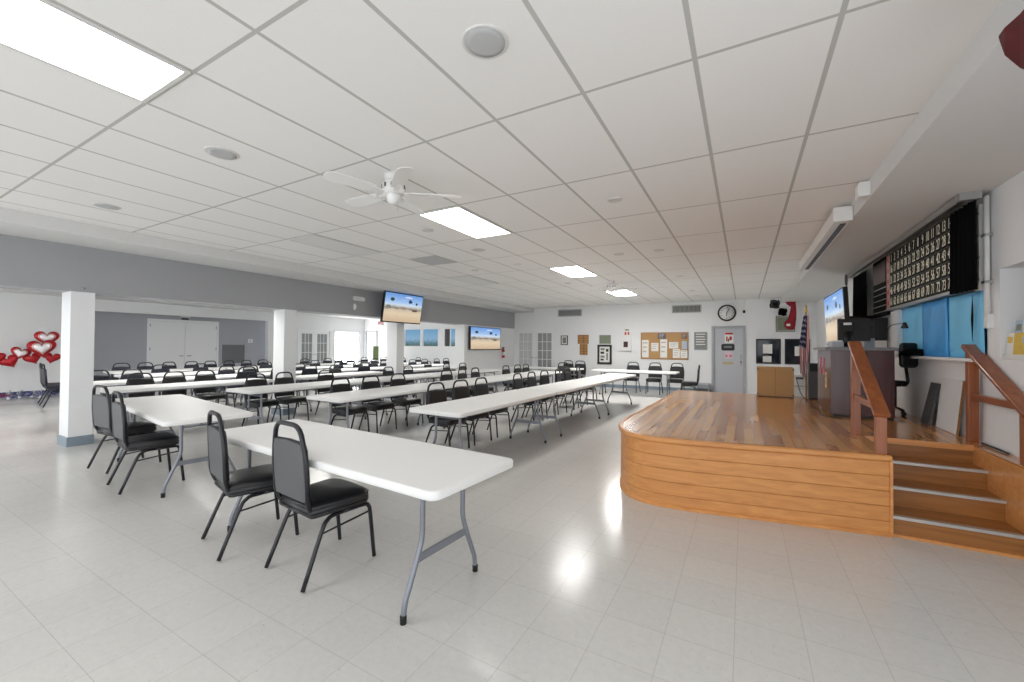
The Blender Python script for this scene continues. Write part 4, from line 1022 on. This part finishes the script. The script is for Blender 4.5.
def plaque(label, x0, x1, z0, z1, n):
    t = thing('plaque', label, 'plaque', ((x0 + x1) / 2, YE, (z0 + z1) / 2)); w, h = (x1 - x0) / 2, (z1 - z0) / 2
    box('board', M['brown'], (-w, -.03, -h), (w, 0, h), t, bevel=.006)
    b = MB()
    for i in range(n):
        for j in range(2): b.box((-w + .04 + j * w, -.034, -h + .04 + i * (2 * h - .06) / n), (-.02 + j * w, -.03, -h + .04 + (i + .7) * (2 * h - .06) / n))
    b.build('name_plate', mat('worn_plate', (176, 132, 80), .5), t)
plaque('wide brown wooden plaque, upper of two on the end wall', -5.4, -4.98, 1.55, 1.88, 3); plaque('narrow brown wooden plaque hung below the wider one', -5.32, -5.02, 1.14, 1.54, 3)
framed('framed_picture', 'unframed greenish picture above the black poster frame', 'picture', -4.58, -4.15, 1.55, 1.87, M['doorframe'], .015, M['green'])
t, w, h = framed('poster_frame', 'large black poster frame with a white notice on the end wall', 'poster', -4.64, -4.12, .82, 1.52, M['black'], .07, M['paper'], None, .04)
b = MB()
for i, (x0, x1, z0, z1) in enumerate(((-.15, .0, .15, .22), (-.15, -.02, .02, .1), (-.15, 0, -.12, -.04), (-.15, -.03, -.22, -.16), (.06, .12, -.2, .05), (.05, .14, .1, .2))): b.use(M['black'] if i % 2 else M['grey']).box((x0, -.014, z0), (x1, -.012, z1))
b.build('poster_print', None, t)
t = thing('notice_sign', 'small white sign with red marks above the boxed picture', 'sign', (-3.585, YE, 1.97)); box('sheet', M['paper'], (-.11, -.008, -.14), (.11, 0, .14), t)
b = MB().use(M['red']).box((-.08, -.01, -.1), (-.02, -.008, .0)).box((.03, -.01, -.1), (.08, -.008, 0)).use(M['grey']).box((-.07, -.01, .05), (.07, -.008, .1)); b.build('red_figure', None, t)
t = thing('display_box', 'white box with a small dark red picture on the end wall', 'box', (-3.61, YE, 1.515)); box('case', M['white'], (-.2, -.1, -.21), (.2, 0, .21), t, bevel=.01); box('picture', M['redglow'], (-.07, -.103, -.08), (.08, -.1, .12), t); box('caption', M['paper'], (-.08, -.102, -.16), (.08, -.1, -.1), t)
# cork board with pinned papers
t = thing('cork_board', 'wide cork notice board on the end wall', 'notice board', (-2.345, YE, 1.49)); w, h = .76, .455
box('cork', M['cork'], (-w + .02, -.015, -h + .02), (w - .02, 0, h - .02), t)
f = MB()
for q in (((-w, -.025, -h), (-w + .02, 0, h)), ((w - .02, -.025, -h), (w, 0, h)), ((-w + .02, -.025, -h), (w - .02, 0, -h + .02)), ((-w + .02, -.025, h - .02), (w - .02, 0, h))): f.box(*q)
f.build('frame', M['brown'], t)
pp = [(-.72, -.5, -.4, .2, 'paper', 'tall white paper at the edge of the cork board by the picture box'), (-.41, -.18, -.18, .1, 'paper', 'square white paper on the cork board'), (-.12, .1, -.4, .22, 'paper', 'tall white calendar paper in the middle of the cork board'), (.16, .45, -.08, .13, 'paper', 'wide white paper on the cork board, above two sheets'),
      (.28, .5, -.4, -.1, 'paper', 'white sheet low on the cork board'), (.52, .73, -.4, -.14, 'paper', 'white sheet at the lower corner of the cork board by the framed document'), (.56, .72, -.1, .16, 'sky', 'pale blue sheet on the cork board'), (-.2, .06, .24, .42, 'dark', 'dark photo print at the top of the cork board'), (.55, .72, .24, .42, 'brownp', 'dark photo print in the upper corner of the cork board')]
pmats = {'paper': M['paper'], 'sky': mat('pale_blue_paper', (176, 200, 222), .7), 'dark': mat('dark_photo', (86, 76, 82), .4, noise=(14, .6)), 'brownp': mat('brown_photo', (112, 84, 70), .4, noise=(14, .6))}
for x0, x1, z0, z1, m, l in pp:
    q = thing('pinned_paper', l, 'paper', (-2.345 + (x0 + x1) / 2, YE - .017, 1.49 + (z0 + z1) / 2), 0, 'papers pinned on the cork board'); w, h = (x1 - x0) / 2, (z1 - z0) / 2
    box('sheet', pmats[m], (-w, -.002, -h), (w, 0, h), q)
    b = MB()
    for k in range(3): b.box((-w * .75, -.003, h * (.6 - k * .5)), (w * (.7 - .2 * k), -.002, h * (.75 - k * .5)))
    b.build('print_line', M['grille'], q)
t, w, h = framed('framed_document', 'grey framed document between the cork board and the grey door', 'picture', -1.42, -1.02, 1.36, 1.95, M['metal'], .02, M['grey'])
b = MB()
for k in range(5): b.box((-w * .8, -.0135, h * (.75 - k * .3)), (w * (.75 - .12 * (k % 2)), -.012, h * (.85 - k * .3)))
b.build('print_line', M['paper'], t)
framed('framed_picture', 'white-framed picture half hidden by the red flag', 'picture', .83, 1.3, 1.93, 2.4, M['black'], .015, M['green'], M['paper'])
for (x0, x1, z0, z1, l) in ((.5, .74, 1.28, 1.56, 'upper white paper taped on the first dark window'), (.5, .72, 1.02, 1.2, 'lower white paper taped on the first dark window'), (1.3, 1.52, 1.22, 1.5, 'white paper taped on the second dark window behind the flag')):
    q = thing('taped_paper', l, 'paper', ((x0 + x1) / 2, YE - .002, (z0 + z1) / 2)); w, h = (x1 - x0) / 2, (z1 - z0) / 2
    box('sheet', M['paper'], (-w, .055, -h), (w, .058, h), q); box('tape', M['grille'], (-.04, .053, h - .02), (.04, .056, h + .015), q)
t = thing('crate', 'grey box on the floor at the end wall beside the grey door', 'box', (-1.13, YE - .22, 0)); box('body', M['steel'], (-.18, -.15, 0), (.18, .15, .28), t, bevel=.008); box('lid', M['grille'], (-.19, -.16, .28), (.19, .16, .32), t, bevel=.006); box('dark_band', M['dgrey'], (-.15, -.153, .06), (.15, -.15, .16), t)
t = thing('fire_extinguisher', 'red fire extinguisher hanging beside the wide television', 'fire extinguisher', (XL + .09, 13.55, 1.0))
MB().lathe([(0, 0), (.055, 0), (.06, .02), (.06, .27), (.03, .32), (.02, .35), (0, .35)], 18).build('cylinder', M['extred'], t); MB().lathe([(.0605, .09), (.061, .09), (.061, .22), (.0605, .22)], 18).build('label_band', M['paper'], t)
box('valve', M['black'], (-.02, -.05, .35), (.02, .05, .4), t); MB().tube(smooth([(0, -.04, .37), (.03, -.09, .3), (.03, -.08, .12)], 5), .008, 6).build('hose', M['rubber'], t); box('wall_hook', M['metal'], (-.09, -.03, .28), (-.05, .03, .34), t)
t = thing('display_stand', 'green poster on a thin stand in the annex behind the third pillar', 'poster', (-14.6, 13.3, 0))
MB().box((-.18, -.01, .75), (.18, .01, 1.4)).build('poster', M['plant'], t); MB().tube([(0, .02, 0), (0, .02, .8)], .012, 6).build('pole', M['black'], t); MB().lathe([(0, 0), (.15, 0), (.14, .02), (0, .03)], 18).build('base', M['black'], t)
t = thing('bolt_cover', 'small metal bolt cover on the grey header over the first pillar', 'fixture', (XL, 2.08, 2.2)); MB().lathe([(0, 0), (.02, 0), (.016, .012), (0, .015)], 12, (0, 0, 0), 'x').build('cap', M['metal'], t)
t = thing('pillar_switch', 'small white switch plate on the first pillar', 'switch', (XL - .01, 2.24, .75)); box('plate', M['white'], (0, -.035, -.06), (.008, .035, .06), t, bevel=.002); box('toggle', M['trim'], (.008, -.01, -.015), (.018, .01, .015), t)

# ------------------------------------------------------------------ balloons in the annex
def heart(w):
    o = []
    for k in range(36):
        a = 2 * PI * k / 36; o.append((w * 16 * math.sin(a) ** 3 / 32, w * (13 * math.cos(a) - 5 * math.cos(2 * a) - 2 * math.cos(3 * a) - math.cos(4 * a)) / 32))
    return o[::-1]
def balloon(y, z, w, tilt, label, white, x=-16.0):
    t = thing('heart_balloon', label, 'balloon', (x, y, 0), 0, 'red foil balloons in the annex')
    mx = Matrix.Translation((0, 0, z)) @ Matrix.Rotation(R(-11), 4, 'Z') @ Matrix.Rotation(tilt, 4, 'X') @ Matrix(((0, 0, 1, 0), (1, 0, 0, 0), (0, 1, 0, 0), (0, 0, 0, 1)))
    h = heart(w); rings = [[mx @ Vector((p[0] * s, p[1] * s, d * w)) for p in h] for s, d in ((.25, -.2), (.6, -.17), (.85, -.1), (.97, -.03), (1, 0), (.97, .03), (.85, .1), (.6, .17), (.25, .2))]
    b = MB().rings(rings, True, True, True).build('foil', M['balloon'], t)
    if white: MB().rings([[mx @ Vector((p[0] * s, p[1] * s, d * w)) for p in h] for s, d in ((.66, .155), (.62, .165), (.4, .195), (.2, .21))], False, True, True).build('white_print', M['balloonw'], b)
    MB().tube([mx @ Vector((0, -.55 * w, 0)), Vector((.02, -.02, z * .55)), Vector((0, .0, .09))], .004, 4).build('ribbon', M['ribbon'], t)
    tb = MB(); r = random.Random(int(y * 100))
    for k in range(26):
        a, e = r.uniform(0, 2 * PI), r.uniform(.1, 1.4); d = Vector((math.cos(a) * math.cos(e), math.sin(a) * math.cos(e), math.sin(e))) * r.uniform(.1, .22)
        tb.use((M['tinsel'], M['tinselw'], M['tinselred'])[k % 3 if y < 2.9 else k % 2]).tube([(0, 0, .05), d * .6 + Vector((0, 0, .05)), d + Vector((0, 0, .02))], .009, 4)
    tb.lathe([(0, 0), (.05, 0), (.04, .08), (0, .09)], 12); tb.build('tinsel_weight', None, t)
balloon(3.44, 1.56, .46, 0, 'heart balloon with white centre, topmost of the bunch', True)
balloon(3.30, 1.3, .52, .1, 'heart balloon with white centre under the topmost one', True, -15.72)
balloon(2.81, .96, .36, .5, 'plain red balloon drooping lowest in the bunch', False)
balloon(2.99, 1.17, .36, -.3, 'red balloon with white print, second along from the outer edge of the bunch', True)
balloon(3.2, 1.03, .33, .4, 'plain red balloon hanging under the white-centred hearts', False)
balloon(3.54, 1.04, .33, -.2, 'plain red balloon close to the pillar', False)
balloon(2.62, 1.05, .3, .2, 'plain red balloon at the picture edge', False)

# ------------------------------------------------------------------ light, world, camera
def added_annex_fill(y, x):  # unseen panel added to brighten the annex and bounce onto the hall ceiling
    t = thing('ceiling_light', 'unseen fill panel added to light the annex, hidden behind the header', 'ceiling light', (x, y, 2.75), 0, 'fill panels added in the annex')
    box('light_frame', M['panelframe'], (-.62, -.32, -.015), (.62, .32, -.002), t); box('diffuser', M['fillannexfar' if y > 7 else 'fillannex'], (-.6, -.3, -.02), (.6, .3, -.015), t)
for y in (-1.4, 4.5, 8, 11.5):
    for x in (-9.6, -10.9): added_annex_fill(y, x)
w = bpy.data.worlds.new('daylight'); scene.world = w; w.use_nodes = True
bg = w.node_tree.nodes['Background']; bg.inputs['Color'].default_value = (.93, .96, 1, 1); bg.inputs['Strength'].default_value = 2.2

cam = bpy.data.cameras.new('camera'); co = bpy.data.objects.new('camera', cam); COL.objects.link(co); scene.camera = co
F, YAW, PIT, ROLL = 411.93, .513, .013, -.008
cam.sensor_width = 36; cam.sensor_fit = 'HORIZONTAL'; cam.lens = F / 1024 * 36; cam.clip_start = .05; cam.clip_end = 100
cy, sy, cp, sp_, cr, sr = math.cos(YAW), math.sin(YAW), math.cos(PIT), math.sin(PIT), math.cos(ROLL), math.sin(ROLL)
right = Vector((cy, sy, 0)); fwd0 = Vector((-sy, cy, 0)); up0 = Vector((0, 0, 1))
fwd = fwd0 * cp + up0 * sp_; up = up0 * cp - fwd0 * sp_
r2 = right * cr - up * sr; u2 = right * sr + up * cr
co.matrix_world = Matrix((( r2.x, u2.x, -fwd.x, 0), (r2.y, u2.y, -fwd.y, 0), (r2.z, u2.z, -fwd.z, 1.434), (0, 0, 0, 1)))
scene.view_settings.view_transform = 'Standard'; scene.view_settings.look = 'None'; scene.view_settings.gamma = 1
scene.view_settings.use_curve_mapping = False; scene.view_settings.exposure = 0.0
scene.cycles.diffuse_bounces = 10; scene.cycles.max_bounces = 14
